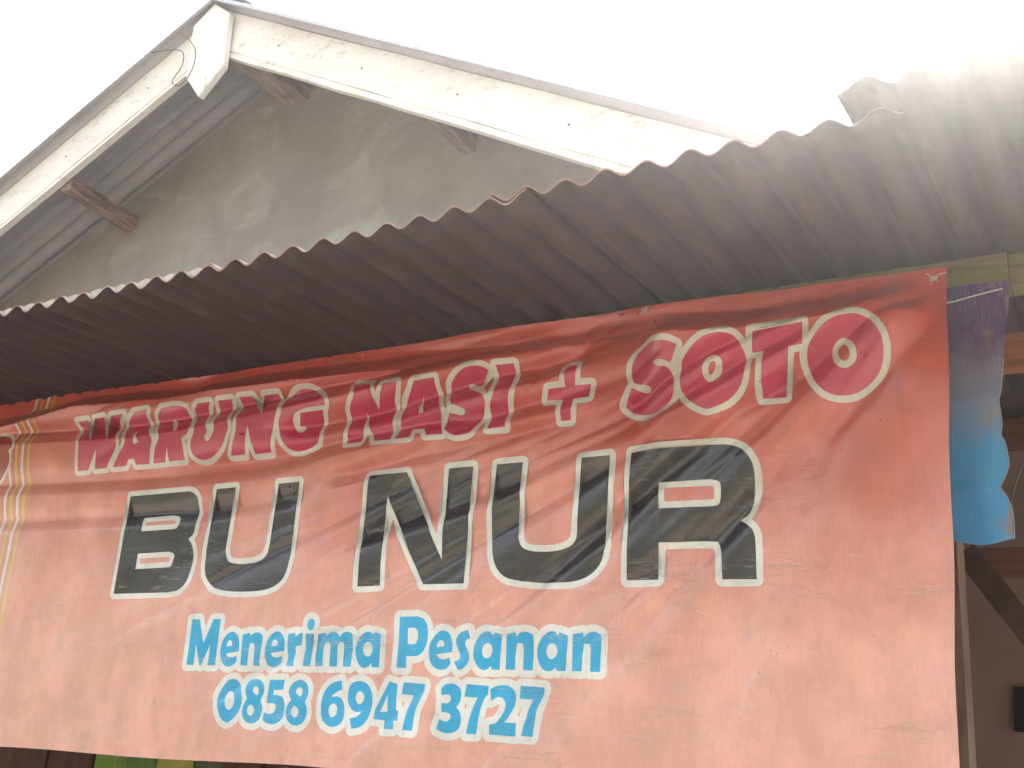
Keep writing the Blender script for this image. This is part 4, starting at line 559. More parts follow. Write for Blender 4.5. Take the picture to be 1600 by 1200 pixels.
[[(-13311,16010),(-13214,16009),(-13130,16023),(-13056,16046),(-12974,16088),(-12914,16143),(-12866,16214),(-12833,16298),(-12821,16382),(-12825,16478),(-12841,16550),(-12877,16634),(-12916,16694),(-12917,16706),(-12883,16802),(-12872,16886),(-12878,16982),(-12888,17030),(-12907,17078),(-12936,17126),(-12962,17158),(-13010,17204),(-13050,17234),(-13106,17264),(-13154,17281),(-13262,17297),(-13358,17294),(-13430,17282),(-13502,17259),(-13538,17240),(-13578,17210),(-13646,17135),(-13664,17102),(-13674,17054),(-13671,17018),(-13642,16874),(-13619,16826),(-13632,16754),(-13607,16538),(-13633,16490),(-13641,16466),(-13682,16262),(-13684,16214),(-13675,16178),(-13654,16142),(-13630,16118),(-13538,16070),(-13442,16034)]],
[[(-12724,16021),(-12576,16018),(-12528,16026),(-12504,16037),(-12476,16057),(-12455,16081),(-12438,16117),(-12430,16153),(-12398,16537),(-12375,16669),(-12357,16729),(-12332,16789),(-12259,16885),(-12247,16909),(-12238,16945),(-12228,17125),(-12232,17161),(-12246,17197),(-12264,17224),(-12288,17245),(-12324,17264),(-12372,17273),(-12924,17298),(-12960,17289),(-12996,17268),(-13029,17233),(-13045,17197),(-13082,16909),(-13081,16873),(-13071,16837),(-13044,16796),(-13020,16775),(-12996,16762),(-12948,16750),(-12852,16748),(-12843,16741),(-12890,16597),(-12929,16429),(-12966,16177),(-12961,16129),(-12945,16093),(-12927,16069),(-12900,16046),(-12876,16034),(-12828,16023)]],
[[(-11801,16021),(-11660,16018),(-11612,16031),(-11587,16045),(-11561,16069),(-11544,16093),(-11530,16129),(-11527,16177),(-11557,16465),(-11573,16501),(-11593,16525),(-11624,16548),(-11654,16561),(-11655,16573),(-11595,16693),(-11573,16765),(-11562,16825),(-11559,16873),(-11564,16945),(-11577,17005),(-11594,17053),(-11636,17125),(-11696,17187),(-11768,17236),(-11852,17273),(-11960,17295),(-12068,17299),(-12176,17288),(-12284,17260),(-12344,17230),(-12428,17168),(-12456,17137),(-12472,17101),(-12478,17077),(-12478,17041),(-12433,16789),(-12416,16755),(-12392,16727),(-12356,16704),(-12320,16693),(-12284,16691),(-12248,16699),(-12116,16770),(-12104,16771),(-12092,16765),(-12085,16741),(-12094,16705),(-12123,16645),(-12162,16585),(-12203,16537),(-12224,16523),(-12308,16512),(-12344,16501),(-12380,16476),(-12407,16441),(-12422,16405),(-12426,16369),(-12414,16165),(-12406,16129),(-12387,16093),(-12366,16069),(-12332,16046),(-12296,16035)]],
[[(-11394,16030),(-11303,16027),(-11255,16039),(-11207,16072),(-11179,16114),(-11169,16150),(-11115,16534),(-11093,16630),(-11068,16702),(-10960,16954),(-10948,16990),(-10942,17122),(-10945,17158),(-10956,17194),(-10981,17230),(-11015,17257),(-11063,17274),(-11627,17300),(-11663,17296),(-11699,17282),(-11735,17254),(-11760,17218),(-11771,17184),(-11774,17146),(-11762,16870),(-11751,16834),(-11737,16810),(-11699,16773),(-11651,16753),(-11579,16749),(-11567,16743),(-11566,16738),(-11604,16618),(-11660,16366),(-11695,16198),(-11693,16150),(-11680,16114),(-11663,16089),(-11639,16066),(-11603,16046),(-11567,16037)]]]
# ---- folds of the hanging banner: outward bulge (metres, towards the street) at (x, z)
def seg_ridge(X, Z, pts, amp, wu, wd, shelf=False):
    best = np.full(X.shape, 1e9); sgn = np.zeros(X.shape); tt = np.zeros(X.shape)
    L = [0.0]
    for a, b in zip(pts[:-1], pts[1:]):
        L.append(L[-1] + math.hypot(b[0]-a[0], b[1]-a[1]))
    for i, (a, b) in enumerate(zip(pts[:-1], pts[1:])):
        dx, dz = b[0]-a[0], b[1]-a[1]; l2 = dx*dx + dz*dz
        t = np.clip(((X-a[0])*dx + (Z-a[1])*dz)/l2, 0, 1)
        ex, ez = X-(a[0]+t*dx), Z-(a[1]+t*dz)
        d = np.hypot(ex, ez); m = d < best
        best = np.where(m, d, best)
        sgn = np.where(m, dx*ez - dz*ex, sgn)
        tt = np.where(m, (L[i] + t*(L[i+1]-L[i]))/L[-1], tt)
    taper = np.clip(np.minimum(tt, 1-tt)/0.16, 0, 1); taper = 0.12 + 0.88*taper*taper*(3-2*taper)
    w = np.where(sgn > 0, wu, wd)
    q = np.where(sgn > 0, best/wu, best/wd)
    up = np.exp(-1.25*(np.sqrt(q*q+.09)-.30))
    dn = np.clip(1-np.sqrt(q*q+.05)/1.55, 0, 1)**1.3
    if shelf:                        # the cloth steps outward below the line, then eases back
        return -amp*taper*np.where(sgn > 0, 0, (np.sqrt(np.clip(q/1.5, 0, 1.0)**2+.006)-.0775)*np.exp(-np.maximum(best-.05, 0)/.20))
    # (the factor joins the two sides at the crease)
    return amp*taper*np.where(sgn > 0, up*.816, dn)

def bulge(X, Z):
    D = np.zeros(X.shape)
    for k, (pts, amp, wu, wd) in enumerate(FOLDS):
        D -= seg_ridge(X, Z, [(p[0]*.001, p[1]*.001) for p in pts], amp*(.0036 if k < 2 else .0029), wu*.001, wd*.001, k < 2)
    rn = random.Random(21)
    for cx, cz, n, a0, a1, rmax, k in ((CORNER[0]+.03, CORNER[1]+.03, 34, 3, 62, 1.9, 1.0), (-.93, 2.535, 9, 5, 40, .8, .8), (-.93, 2.535, 4, 120, 165, .45, .7), (-2.05, 2.535, 6, 4, 26, .8, .7)):
        for i in range(n):
            ph = math.radians(a0 + (a1-a0)*(i+rn.random())/n)
            r0 = rn.uniform(.03, .9)*(1.0 if a1 < 100 and n > 10 else .2)
            r1 = r0 + rn.uniform(.35, 1.0)*rmax*(1 - .45*math.sin(ph))
            bend = rn.uniform(-.06, .06)
            p = [(cx-r*math.cos(ph+bend*r), cz-r*math.sin(ph+bend*r)) for r in (r0, r0+(r1-r0)*.33, r0+(r1-r0)*.66, r1)]
            a = rn.uniform(.0035, .0110)*k*(1.0 if ph < .6 else .7)
            D -= seg_ridge(X, Z, p, a, rn.uniform(.010, .024), rn.uniform(.014, .032))
    ex, ez = CORNER[0]-X+.05, CORNER[1]-Z+.04
    r = np.hypot(ex, ez); th = np.arctan2(ez, ex)
    up = np.clip((Z-(CORNER[1]-1.0))/1.0, 0, 1)
    for k, ph, m, a in ((17, .4, 2.1, 1.5), (29, 2.2, 3.7, 1.1), (47, 4.0, 5.3, .75), (71, 1.1, 6.1, .45), (103, 5.0, 4.3, .28)):
        D += .0012*a*np.minimum(r, 1.6)*(.3 + 1.0*up)*np.sin(k*th + ph + .8*np.sin(m*r + ph))*(.6 + .4*np.sin(1.7*m*r + 3*th + 2*ph))
    t = np.clip((2.522-Z)/.13, 0, 1); D += .016*t*t*(3-2*t)
    # shallow unevenness of the whole sheet
    D += .004*np.sin(3.1*X + 1.0)*np.sin(4.2*Z + .5) + .0016*np.sin(11*X + 7*Z)*np.sin(9*Z - 4*X + 1)
    D += .0009*np.sin(23*X + 3*np.sin(6*Z))*np.sin(31*Z + 2*np.sin(5*X))
    return D

# ------------------------------------------------------------------ ground
bm = bmesh.new()
bmesh.ops.create_grid(bm, x_segments=60, y_segments=60, size=400)
for v in bm.verts:
    r = math.hypot(v.co.x, v.co.y)
    v.co.z = 0.0 if r < 30 else 0.15*math.sin(v.co.x*.05)*math.cos(v.co.y*.06)*min(1, (r-30)/60)
tag(from_bm('ground', bm, M_EARTH), kind='structure')

# ------------------------------------------------------------------ house with its gable
YF, YW = 2.95, 3.42                 # plane of the bargeboards, face of the gable wall
AX, AZ = -3.50, 4.79                # line where the undersides of the two roof slopes meet
T = math.tan(math.radians(27.7))
XL, XR = -7.9, 0.9                  # lower ends of the slopes
house = thing('house', (AX, YW, 0), 'grey plastered house gable with white flaking bargeboards under a corrugated metal roof', 'house')
HO = house.location
def slope_z(x):
    return AZ - T*abs(x-AX)
bm = prism([(XL+.5, 0), (XR-.5, 0), (XR-.5, slope_z(XR-.5)-.05), (AX, AZ-.05), (XL+.5, slope_z(XL+.5)-.05)], YW, YW+.16)
bmesh.ops.subdivide_edges(bm, edges=[e for e in bm.edges], cuts=1)
from_bm('wall', bm, M_PLASTER, house, HO)
for x in (XL+.5, XR-.66):
    bm = prism([(x, 0), (x+.16, 0), (x+.16, slope_z(x)-.2), (x, slope_z(x)-.2)], YW+.163, YW+5.0)
    from_bm('wall', bm, M_PLASTER, house, HO)

def gable_sheet(side, k):
    """one corrugated sheet running from ridge to eave, waves across Y"""
    pitch, amp, n = 0.088, 0.017, 10
    y0 = 2.874 + k*(n-1)*pitch
    L = 5.2
    spp = 12
    nu = n*spp+1
    def fn(i, j):
        y = y0 + i*pitch/spp
        s = L*j/9
        w = 2.3*amp*(.5 - .5*math.cos(2*math.pi*(y-2.874)/pitch))**2.0
        x = side*s*math.cos(math.radians(27.7))
        z = -s*math.sin(math.radians(27.7)) + w
        return (AX + x, y, AZ + z + (0.004 if k % 2 else 0))
    o = sheet('roof_sheet', fn, nu, 10, 0.003, (M_ZINC_LO, M_ZINC_UP, M_ZINC_UP), house, HO)
    return o
for side in (-1, 1):
    for k in range(6):
        gable_sheet(side, k)
# ridge capping
bm = bmesh.new()
prof = [(-.16, -.055), (-.05, .004), (-.018, .03), (.018, .03), (.05, .004), (.16, -.055)]
rows = []
for y in (2.945, 4.4, 6.0, 7.7):
    rows.append([bm.verts.new((AX+a, y, AZ+.045+b)) for a, b in prof] + [bm.verts.new((AX+a*1.01, y, AZ+.049+b)) for a, b in prof[::-1]])
for r, q in zip(rows[:-1], rows[1:]):
    for i in range(len(r)):
        bm.faces.new((r[i], r[(i+1) % len(r)], q[(i+1) % len(r)], q[i]))
bm.faces.new(rows[0]); bm.faces.new(rows[-1][::-1])
from_bm('ridge_cap', bm, M_ZINC_UP, house, HO)

def barge(side):
    L = 5.1
    c, s = math.cos(math.radians(27.7)), math.sin(math.radians(27.7))
    def pt(a, h):                    # a along the slope, h below the sheet, square to it
        return (AX + side*(a*c - h*s), AZ - a*s - h*c)
    bm = bmesh.new()
    def slab(h0, h1, ya, yb, seed):
        rnd = random.Random(seed)
        n = 26
        A = []
        for i in range(n+1):
            a = 0.0 + L*i/n
            e0, e1 = rnd.uniform(-.0018, .0018), rnd.uniform(-.0025, .0025)
            if i == 0:
                a0, a1 = h0*s/c, h1*s/c       # mitred on the ridge line
            else:
                a0 = a1 = a
            x0, z0 = pt(a0, h0+e0); x1, z1 = pt(a1, h1+e1)
            A.append([bm.verts.new(p) for p in ((x0, ya, z0), (x1, ya, z1), (x1, yb, z1), (x0, yb, z0))])
        for r, q in zip(A[:-1], A[1:]):
            for k in range(4):
                bm.faces.new((r[k], r[(k+1) % 4], q[(k+1) % 4], q[k]))
        bm.faces.new(A[0]); bm.faces.new(A[-1][::-1])
    slab(0.004, 0.185, YF, YF+.024, 3+side)
    slab(0.1855, 0.200, YF+.004, YF+.028, 5+side)
    slab(0.2005, 0.214, YF-.003, YF+.030, 9+side)
    o = from_bm('bargeboard', bm, M_BARGE_R, house, HO)
    o['label'] = 'left sloping white bargeboard' if side < 0 else 'right sloping white bargeboard with flaked paint'
for side in (-1, 1):
    barge(side)
bm = prism([(-3.602, 4.418), (-3.622, 4.700), (-3.508, 4.792), (-3.402, 4.708), (-3.376, 4.418), (-3.494, 4.286)], 2.905, 2.940, 0.004)
from_bm('finial_board', bm, M_FINIAL, house, HO)
from_bm('purlin', bar((-4.375, YF+.035, 4.085), (-4.405, YW+.05, 4.085), .06, .075, cuts=10, wob=.004, seed=4), M_RAFTER, house, HO)
from_bm('purlin', bar((-2.345, YF+.035, 4.04), (-2.375, YW+.05, 4.075), .055, .08, cuts=10, wob=.004, seed=8), M_RAFTER, house, HO)
from_bm('ridge_beam', bar((-3.44, YF+.035, 4.60), (-3.40, YW+.05, 4.60), .13, .10, cuts=8, wob=.003, seed=6), M_RAFTER, house, HO)
# nails in the boards
for i in range(9):
    a = .5 + i*.55
    for side in (-1, 1):
        x = AX + side*(a*math.cos(math.radians(27.7)) - .1*math.sin(math.radians(27.7)))
        z = AZ - a*math.sin(math.radians(27.7)) - .1*math.cos(math.radians(27.7))
        bm = bmesh.new()
        bmesh.ops.create_cone(bm, cap_ends=True, segments=8, radius1=.005, radius2=.004, depth=.004, matrix=Matrix.Translation((x, YF-.001, z)) @ Matrix.Rotation(math.pi/2, 4, 'X'))
        from_bm('nail', bm, M_NAIL, house, HO)
# loose wire hooked round the finial
wire = tag(from_bm('wire', tube(curve_pts([(-3.92, 2.89, 4.618), (-3.78, 2.888, 4.600), (-3.64, 2.886, 4.556), (-3.615, 2.885, 4.47), (-3.66, 2.886, 4.40), (-3.60, 2.884, 4.36), (-3.545, 2.884, 4.42), (-3.545, 2.886, 4.52), (-3.60, 2.886, 4.60), (-3.68, 2.888, 4.665)], 8), .0022), M_WIRE),
           'thin dark wire looped around the pointed white board at the gable peak', 'wire')

# ------------------------------------------------------------------ porch roof
PY = 1.52
porch = thing('porch_roof', (-1.4, 2.1, 0), 'low porch roof of brown corrugated sheets with a wavy front edge over the banner', 'roof')
PO = porch.location
PITCH, AMP = 0.0767, 0.0102
XPK = -0.924                        # one crest of the waves
# (left edge, right edge in waves from XPK, front y, height of crest at left and right)
SHEETS = [(-40, -29.0, 1.52, 2.480, 2.484), (-30, -19.0, 1.52, 2.492, 2.497), (-20, -9.0, 1.52, 2.499, 2.5015),
          (-10, 0.0, 1.52, 2.500, 2.5195), (-1, 8.5, 1.52, 2.5225, 2.530),
          (7.45, 17.0, 1.435, 2.533, 2.535), (16, 27.0, 1.44, 2.540, 2.545)]
for q, (a, b, yf, za, zb) in enumerate(SHEETS):
    spp = 10
    nu = int((b-a)*spp)+1
    def fn(i, j):
        t = i/(nu-1)
        n = a + (b-a)*t
        x = XPK + n*PITCH
        f = (0, .04, .3, .65, 1.0)[j]
        y = yf + (3.41-yf)*f
        lift = .0046*max(0, 1-(n-a)/1.6)
        z = za + (zb-za)*t + AMP*(math.cos(2*math.pi*n)-1) + (y-PY)*math.tan(math.radians(3.9)) + lift
        z += .0012*math.sin(3*n+q)*math.cos(2.2*y) - (.004 if j == 0 else 0)*abs(math.sin(1.3*n+q))*.4
        return (x, y, z)
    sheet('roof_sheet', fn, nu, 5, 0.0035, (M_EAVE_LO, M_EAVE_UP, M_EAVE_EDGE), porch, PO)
fb = from_bm('front_beam', bar((-4.05, 2.149, 2.514), (-.205, 2.149, 2.518), .066, .066, cuts=40, wob=.0012, seed=11), M_BEAM, porch, PO)
from_bm('front_beam', bar((-.203, 2.151, 2.518), (1.2, 2.151, 2.522), .062, .064, cuts=12, wob=.0012, seed=12), M_BEAM, porch, PO)
from_bm('rear_beam', bar((-4.05, 3.36, 2.590), (1.2, 3.36, 2.590), .06, .08, cuts=20, wob=.001, seed=13), M_RED_WOOD, porch, PO)
for x in (-3.7, -2.2, -.9):
    from_bm('rafter', bar((x, 2.17, 2.50), (x, 3.328, 2.585), .05, .08, cuts=8, wob=.0015, seed=20), M_DARK_WOOD, porch, PO)
o = from_bm('middle_beam', bar((-.60, 2.60, 2.535), (1.2, 2.60, 2.535), .06, .075, cuts=12, wob=.002, seed=14), M_ORANGE_WOOD, porch, PO)
o['label'] = 'orange brown beam end beneath the sheets'
for x in (-.366, .9, -3.9):
    from_bm('post', bar((x, 2.25, 0), (x, 2.25, 2.486), .055, .07, upv=(0, 1, 0), cuts=10, wob=.0015, seed=16), M_POST, porch, PO)
o = from_bm('tie_beam', bar((-.33, 2.42, 2.018), (1.2, 2.42, 2.018), .05, .052, cuts=12, wob=.0015, seed=17), M_RED_WOOD, porch, PO)
o = from_bm('brace', bar((-.345, 2.36, 2.028), (-.10, 2.36, 1.66), .045, .05, upv=(0, 1, 0), cuts=8, wob=.0015, seed=18), M_DARK_WOOD, porch, PO)
from_bm('inner_wall', prism([(-3.6, 0), (.38, 0), (.38, 2.60), (-3.6, 2.60)], YW-.03, YW-.003), M_INNER, porch, PO)

bm = prism([(-3.6, 2.603), (.38, 2.603), (.38, 2.95), (-3.6, 2.95)], YW-.05, YW-.003, .003)  # dark board put in place of a deep shaded recess
from_bm('recess_shade_board', bm, M_DARK_WOOD, porch, PO)
wall_block = from_bm('dark_wall_block', prism([(-.397, 1.772), (-.10, 1.772), (-.10, 1.888), (-.392, 1.888)], YW-.052, YW-.031, .003), M_DARK_BLOCK, porch, PO)  # solid dark block standing in for a small dark object on the wall

# pale pieces added in the left eave troughs to imitate bright glints
vs, fs = [], []
rnd = random.Random(3)
for n in range(-19, -10):
    xc = XPK + (n+.5)*PITCH
    k0 = len(vs)
    zt = 2.499 - 2*AMP + .004 + (2.5015-2.499)*(n+20)/11.0
    for y in (1.527, 1.60, 1.70):
        hw = .023 if y < 1.65 else .008
        hh = (.018 if y < 1.65 else .006) + rnd.uniform(-.001, .001)
        zz = zt + (y-PY)*math.tan(math.radians(3.9)) + .001
        vs += [(xc-hw, y, zz+hh*.8), (xc-hw*.3, y, zz), (xc+hw*.3, y, zz), (xc+hw, y, zz+hh*.8), (xc, y, zz+hh+.002)]
    for r in range(2):
        for i in range(5):
            fs.append((k0+r*5+i, k0+r*5+(i+1) % 5, k0+(r+1)*5+(i+1) % 5, k0+(r+1)*5+i))
    fs.append(tuple(k0+i for i in range(5))); fs.append(tuple(k0+10+i for i in range(4, -1, -1)))
me = bpy.data.meshes.new('glint_fill'); me.from_pydata(vs, [], fs)
tag(link('glint_fill', me, None, [M_GLINT_FILL]), 'pale pieces imitating glints in the troughs of the porch roof', 'glint_fill', kind='stuff')

# ------------------------------------------------------------------ plank wall under the banner
planks = thing('plank_wall', (-2.2, 2.24, 0), 'low wall of green and olive painted planks below the banner', 'plank wall')
x = -3.55
seq = [0, 0, 0, 0, 0, 1, 2, 3, 4, 0, 0, 0, 0, 0, 0, 0, 0, 0]
edges = [-3.46, -3.28, -3.09, -2.91, -2.74, -2.559, -2.428, -2.324, -2.193, -2.093, -1.96, -1.80, -1.63, -1.45, -1.27, -1.10, -.93, -.76, -.60]
for k in range(18):
    a, b = edges[k]+.002, edges[k+1]-.002
    from_bm('plank', prism([(a, .03), (b, .03), (b, 1.535+.006*math.sin(k*2.1)), (a, 1.535+.006*math.sin(k*1.7))], 2.225+.004*(k % 3), 2.247+.004*(k % 3), .003), PLANK_MATS[seq[k]], planks, planks.location)
from_bm('rail', bar((-3.46, 2.278, .35), (-.60, 2.278, .35), .03, .06, seed=2), M_DARK_WOOD, planks, planks.location)
from_bm('rail', bar((-3.46, 2.278, 1.25), (-.60, 2.278, 1.25), .03, .06, seed=2), M_DARK_WOOD, planks, planks.location)

# ------------------------------------------------------------------ banner, one sheet cut into cloth and letters
YB = 2.07
ORG = Vector((-1.85, YB, 1.52))

def spline(L, n=6):
    P = [(p[0]*1e-4, p[1]*1e-4) for p in L]
    c = [len(p) > 2 for p in L]
    N = len(P)
    out = []
    for i in range(N):
        p0, p1, p2, p3 = P[i-1], P[i], P[(i+1) % N], P[(i+2) % N]
        if c[i] and c[(i+1) % N]:
            out.append(p1)
            continue
        t1 = [(p2[k]-p0[k])*.5 for k in (0, 1)] if not c[i] else [p2[k]-p1[k] for k in (0, 1)]
        t2 = [(p3[k]-p1[k])*.5 for k in (0, 1)] if not c[(i+1) % N] else [p2[k]-p1[k] for k in (0, 1)]
        for j in range(n):
            t = j/n
            h = (2*t**3-3*t*t+1, t**3-2*t*t+t, -2*t**3+3*t*t, t**3-t*t)
            out.append(tuple(h[0]*p1[k]+h[1]*t1[k]+h[2]*p2[k]+h[3]*t2[k] for k in (0, 1)))
    return out

def top_edge(x):
    return float(np.interp(x, (-3.42, -3.1, -2.4, -1.7, -1.33, -.94, -.5, -.306), (2.518, 2.518, 2.518, 2.5215, 2.526, 2.5245, 2.519, 2.515))) + .0012*math.sin(13*x)
def low_edge(x):
    return 1.519 + .009*min(1, max(0, (x+2.737)/1.0)) + .0025*math.sin(7*x+1)
def right_edge(z):
    return -.306 - .026*min(1.0, (2.515-z)/.95) + .0018*math.sin(17*z)

verts2, faces_in, role = [], [], []
def add_loop(pts, r):
    k = len(verts2)
    if sum(a[0]*b[1]-b[0]*a[1] for a, b in zip(pts, pts[1:]+pts[:1])) < 0:
        pts = pts[::-1]
    verts2.extend(Vector(p) for p in pts)
    faces_in.append(list(range(k, k+len(pts))))
    role.append(r)

border = []
XLB = -3.42
n = 120
border += [(XLB + (-.306-XLB)*i/n, top_edge(XLB + (-.306-XLB)*i/n)) for i in range(n)]
border += [(right_edge(2.515 - .985*i/60), 2.515 - .985*i/60) for i in range(61)]
border += [(-.332 - (-.332-XLB)*i/n, low_edge(-.332 - (-.332-XLB)*i/n)) for i in range(1, n+1)]
border += [(XLB, 1.519 + i*.1) for i in range(1, 10)]
add_loop(border[::-1], ('cloth', -1))
for gi, (ch, row, loops) in enumerate(GLYPHS):
    for L in loops:
        add_loop(spline(L), ('face', gi))
    for L in RIMS[gi]:
        add_loop([(p[0]*1e-4, p[1]*1e-4) for p in L], ('rim', gi))
for k, (x, w) in enumerate(((-2.915, .0105), (-2.887, .0095), (-2.861, .0105), (-2.835, .0095))):
    pts = [(x-w/2, 1.50+.02*i) for i in range(53)] + [(x+w/2, 2.54-.02*i) for i in range(53)]
    add_loop(pts, ('stripe', k))
# inner points so that the sheet can fold
rnd = random.Random(5)
zs = list(np.arange(1.527, 2.06, .0068)) + list(np.arange(2.06, 2.521, .0045))
for j, z in enumerate(zs):
    H = .0068 if z < 2.06 else .0045
    for x in np.arange(XLB+.004 + (j % 2)*H*.5, -.312, H):
        if x < right_edge(z)-.003 and z < top_edge(x)-.003:
            verts2.append(Vector((x + rnd.uniform(-.0005, .0005), z + rnd.uniform(-.0005, .0005))))
V2, E2, F2, ov, oe, of = delaunay_2d_cdt(verts2, [], faces_in, 0, 1e-6)
XZ = np.array([(v[0], v[1]) for v in V2])
X, Z = XZ[:, 0], XZ[:, 1]
D = bulge(X, Z)
e = 1e-4
GX = (bulge(X+e, Z)-bulge(X-e, Z))/(2*e)
GZ = (bulge(X, Z+e)-bulge(X, Z-e))/(2*e)
NRM = np.stack([-GX, -np.ones_like(X), -GZ], 1)     # y = YB - d  ->  outward normal (-dd/dx, -1, -dd/dz)
NRM /= np.linalg.norm(NRM, axis=1)[:, None]
POS = np.stack([X-ORG.x, -D, Z-ORG.z], 1)

groups = {}
for tri, src in zip(F2, of):
    if not src:
        continue
    cnt = {}
    for s in src:
        cnt[role[s]] = cnt.get(role[s], 0)+1
    if ('cloth', -1) not in cnt:
        continue
    own, mat = -1, 0
    f = [r[1] for r, c in cnt.items() if r[0] == 'face' and c % 2]
    m = [r[1] for r, c in cnt.items() if r[0] == 'rim' and c % 2]
    s = [r[1] for r, c in cnt.items() if r[0] == 'stripe']
    if f:
        own, mat = max(f), 1
    elif m:
        own, mat = max(m), 0
    elif s:
        own, mat = 1000+s[0], 0
    groups.setdefault(own, []).append((tri, mat))

def patch(name, tris, mats, parent=None):
    used = sorted({i for t, _ in tris for i in t})
    mp = {i: k for k, i in enumerate(used)}
    me = bpy.data.meshes.new(name)
    fs = []
    for t, _ in tris:
        a, b, c = t
        cr = (X[b]-X[a])*(Z[c]-Z[a]) - (Z[b]-Z[a])*(X[c]-X[a])
        fs.append((mp[a], mp[b], mp[c]) if cr > 0 else (mp[a], mp[c], mp[b]))
    me.from_pydata([tuple(POS[i]) for i in used], [], fs)
    for mm in mats:
        me.materials.append(mm)
    me.polygons.foreach_set('material_index', [k for _, k in tris])
    me.polygons.foreach_set('use_smooth', [True]*len(fs))
    me.normals_split_custom_set_from_vertices([tuple(NRM[i]) for i in used])
    me.update()
    return link(name, me, parent)

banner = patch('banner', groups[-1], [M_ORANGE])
banner.location = ORG
tag(banner, 'faded orange vinyl food stall banner with crimson, black and blue lettering', 'banner')
FACE = {'side': M_MAROON, 'head': M_PINK, 'name': M_BLACK, 'blue': M_BLUE}
WORD = {'side': 'dark red', 'head': 'crimson', 'name': 'large black', 'blue': 'blue'}
for gi, (ch, row, loops) in enumerate(GLYPHS):
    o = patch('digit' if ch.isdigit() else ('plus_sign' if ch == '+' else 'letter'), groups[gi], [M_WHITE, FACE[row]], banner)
    o['label'] = '%s %s with a white outline' % (WORD[row], 'plus sign' if ch == '+' else ('digit ' if ch.isdigit() else 'letter ') + ch)
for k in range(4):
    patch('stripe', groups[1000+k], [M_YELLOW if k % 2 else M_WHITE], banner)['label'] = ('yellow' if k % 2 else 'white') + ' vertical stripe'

def on_banner(x, z, lift=0.0):
    d = float(bulge(np.array([x]), np.array([z]))[0])
    return Vector((x, YB-d-lift, z))

# string tying the top right corner, passing over the old cloth
k0 = on_banner(-.331, 2.493, .002)
def knot(p, name, label, tails):
    t = thing(name, p, label, 'string')
    rn = random.Random(4)
    loop = [p + Vector((.0055*math.cos(a)*(1+.35*math.sin(2.3*a)), -.003-.003*math.sin(2*a), .0035*math.sin(1.4*a))) for a in np.linspace(0, 5.2*math.pi, 34)]
    from_bm('knot', tube(loop, .0013, 5), M_STRING, t, p)
    for q in tails:
        from_bm('tail', tube(curve_pts([p + Vector(v)*.8 for v in q], 6), .0009, 5), M_STRING, t, p)
    return t
knot(k0, 'string', 'frayed pale string knotted through the upper right corner of the banner',
     [[(0, -.004, 0), (-.010, -.007, .010), (-.016, -.006, .016)], [(0, -.004, 0), (.012, -.006, .008), (.030, -.004, .012)], [(0, -.004, 0), (-.006, -.007, -.010), (-.004, -.006, -.016)]])
knot(on_banner(-.925, 2.512, .003), 'string', 'short pale string tied through the middle of the banner top edge',
     [[(0, -.004, 0), (.004, -.006, .010), (.012, .010, .016)], [(0, -.004, 0), (-.010, -.006, -.004), (-.018, -.004, -.012)]])
st = tag(from_bm('string', tube(curve_pts([(-.322, 2.061, 2.437), (-.30, 2.074, 2.444), (-.26, 2.079, 2.453), (-.213, 2.082, 2.461)], 8), .0014, 5), M_STRING),
         'thin pale string stretched across the violet cloth beside the banner', 'string')

# ------------------------------------------------------------------ old cloth hanging beside the banner
ce = [(2.486, -.205), (2.44, -.207), (2.346, -.222), (2.262, -.233), (2.25, -.237), (2.20, -.234), (2.184, -.239), (2.17, -.231), (2.127, -.227), (2.098, -.239), (2.084, -.245), (2.074, -.237), (2.05, -.229), (2.028, -.227), (1.993, -.228)]
def cloth_right(z):
    for (z0, x0), (z1, x1) in zip(ce[:-1], ce[1:]):
        if z <= z0 and z >= z1:
            t = (z0-z)/(z0-z1)
            return x0 + (x1-x0)*t
    return ce[-1][1] if z < 2 else ce[0][1]
nu, nv = 26, 64
def cfn(i, j):
    z = 2.490 - (2.490-1.990)*j/(nv-1)
    xr = cloth_right(z)
    u = i/(nu-1)
    x = -.372 + (xr+.372)*u
    low = (2.490-z)/.5
    y = 2.108 - .006*low*math.sin(u*9+1.2*low)*u - .004*math.sin(22*x+9*z)*low - .004*low*(u**3)
    y -= .004*math.exp(-((z-2.255)/.012)**2) + .004*math.exp(-((z-2.084)/.012)**2)
    return (x, y, z + .006*math.sin(u*7)*(1 if j == nv-1 else 0))
CO = Vector((-.33, 2.09, 1.99))
bm = bmesh.new()
g = [[bm.verts.new(cfn(i, j)) for i in range(nu)] for j in range(nv)]
for j in range(nv-1):
    for i in range(nu-1):
        f = bm.faces.new((g[j][i], g[j+1][i], g[j+1][i+1], g[j][i+1]))
oc = from_bm('old_cloth', bm, M_CLOTH, None, CO, True)
oc.location = CO
tag(oc, 'faded violet and blue cloth with a ragged edge hanging right of the banner', 'cloth')
hem = [Vector(cfn(nu-1, j)) + Vector((.001, -.001, 0)) for j in range(20, nv)]
from_bm('frayed_edge', tube(hem, .0009, 5), M_CLOTH_EDGE, oc, CO)

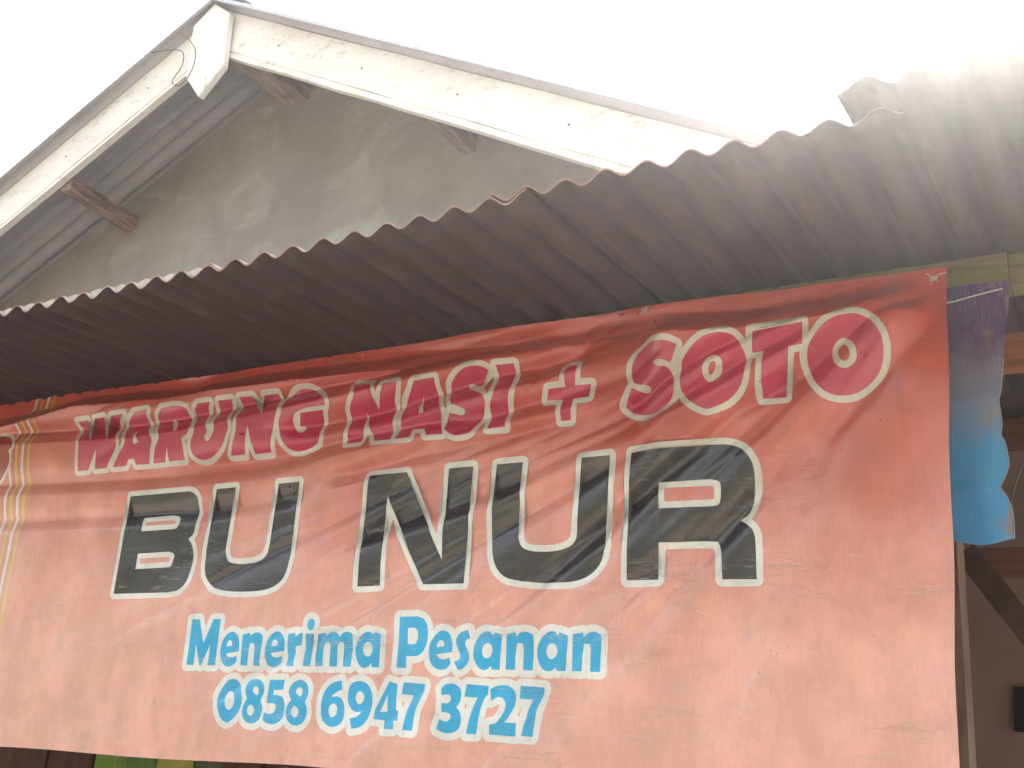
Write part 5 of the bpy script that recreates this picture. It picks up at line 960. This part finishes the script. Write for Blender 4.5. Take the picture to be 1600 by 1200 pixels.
# dark wire dangling behind the cloth
tag(from_bm('wire', tube(curve_pts([(-.205, 2.36, 2.26), (-.224, 2.36, 2.215), (-.245, 2.36, 2.165), (-.262, 2.36, 2.11)], 6), .0022), M_WIRE),
    'thin dark wire dangling in the porch behind the blue cloth', 'wire')

# ------------------------------------------------------------------ unseen greenery added behind the viewer to block low skylight
rnd = random.Random(12)
vs, fs = [], []
def leaf(p, s):
    a = Vector((rnd.gauss(0, 1), rnd.gauss(0, 1), rnd.gauss(0, 1))).normalized()
    b = a.orthogonal().normalized()
    c = a.cross(b)
    k = len(vs)
    vs.extend(tuple(p + b*x + c*y) for x, y in ((-s, 0), (0, -s*.5), (s, 0), (0, s*.5)))
    fs.append((k, k+1, k+2, k+3))
clumps = [(Vector((x + rnd.uniform(-.8, .8), -9.5 + rnd.uniform(-1.2, .8), z)), rnd.uniform(.9, 1.7)) for x in np.arange(-30, 30, 1.5) for z in (.7, 2.0, 3.4, 4.6 + rnd.uniform(-.6, 1.4))]
for c, r in clumps:
    for _ in range(110):
        d = Vector((rnd.gauss(0, 1), rnd.gauss(0, 1), rnd.gauss(0, 1))).normalized()
        leaf(c + d*r*rnd.uniform(.55, 1.0), rnd.uniform(.16, .34))
me = bpy.data.meshes.new('sky_block_foliage')
me.from_pydata(vs, [], fs)
tag(link('sky_block_foliage', me, None, [plain('dark_green_leaf', (0.045, 0.075, 0.025), 0.6, 0, .4, 3)]), 'unseen dark green foliage added to block low skylight', 'foliage', kind='stuff')

# ------------------------------------------------------------------ scattering air volume added to stand in for lens glare
bm = bmesh.new()
bmesh.ops.create_cube(bm, size=1, matrix=Matrix.Translation((0, 0, 2.1)) @ Matrix.Diagonal((1000, 1000, 6.6, 1)))
hz = bpy.data.materials.new('pale_glare_haze')
hz.use_nodes = True
hz.node_tree.nodes.clear()
pv = hz.node_tree.nodes.new('ShaderNodeVolumePrincipled')
pv.inputs['Color'].default_value = (0.95, 0.95, 0.97, 1)
pv.inputs['Density'].default_value = 0.0060
pv.inputs['Anisotropy'].default_value = 0.87
ho = hz.node_tree.nodes.new('ShaderNodeOutputMaterial')
hz.node_tree.links.new(pv.outputs[0], ho.inputs['Volume'])
tag(from_bm('glare_haze', bm, hz), kind='stuff')
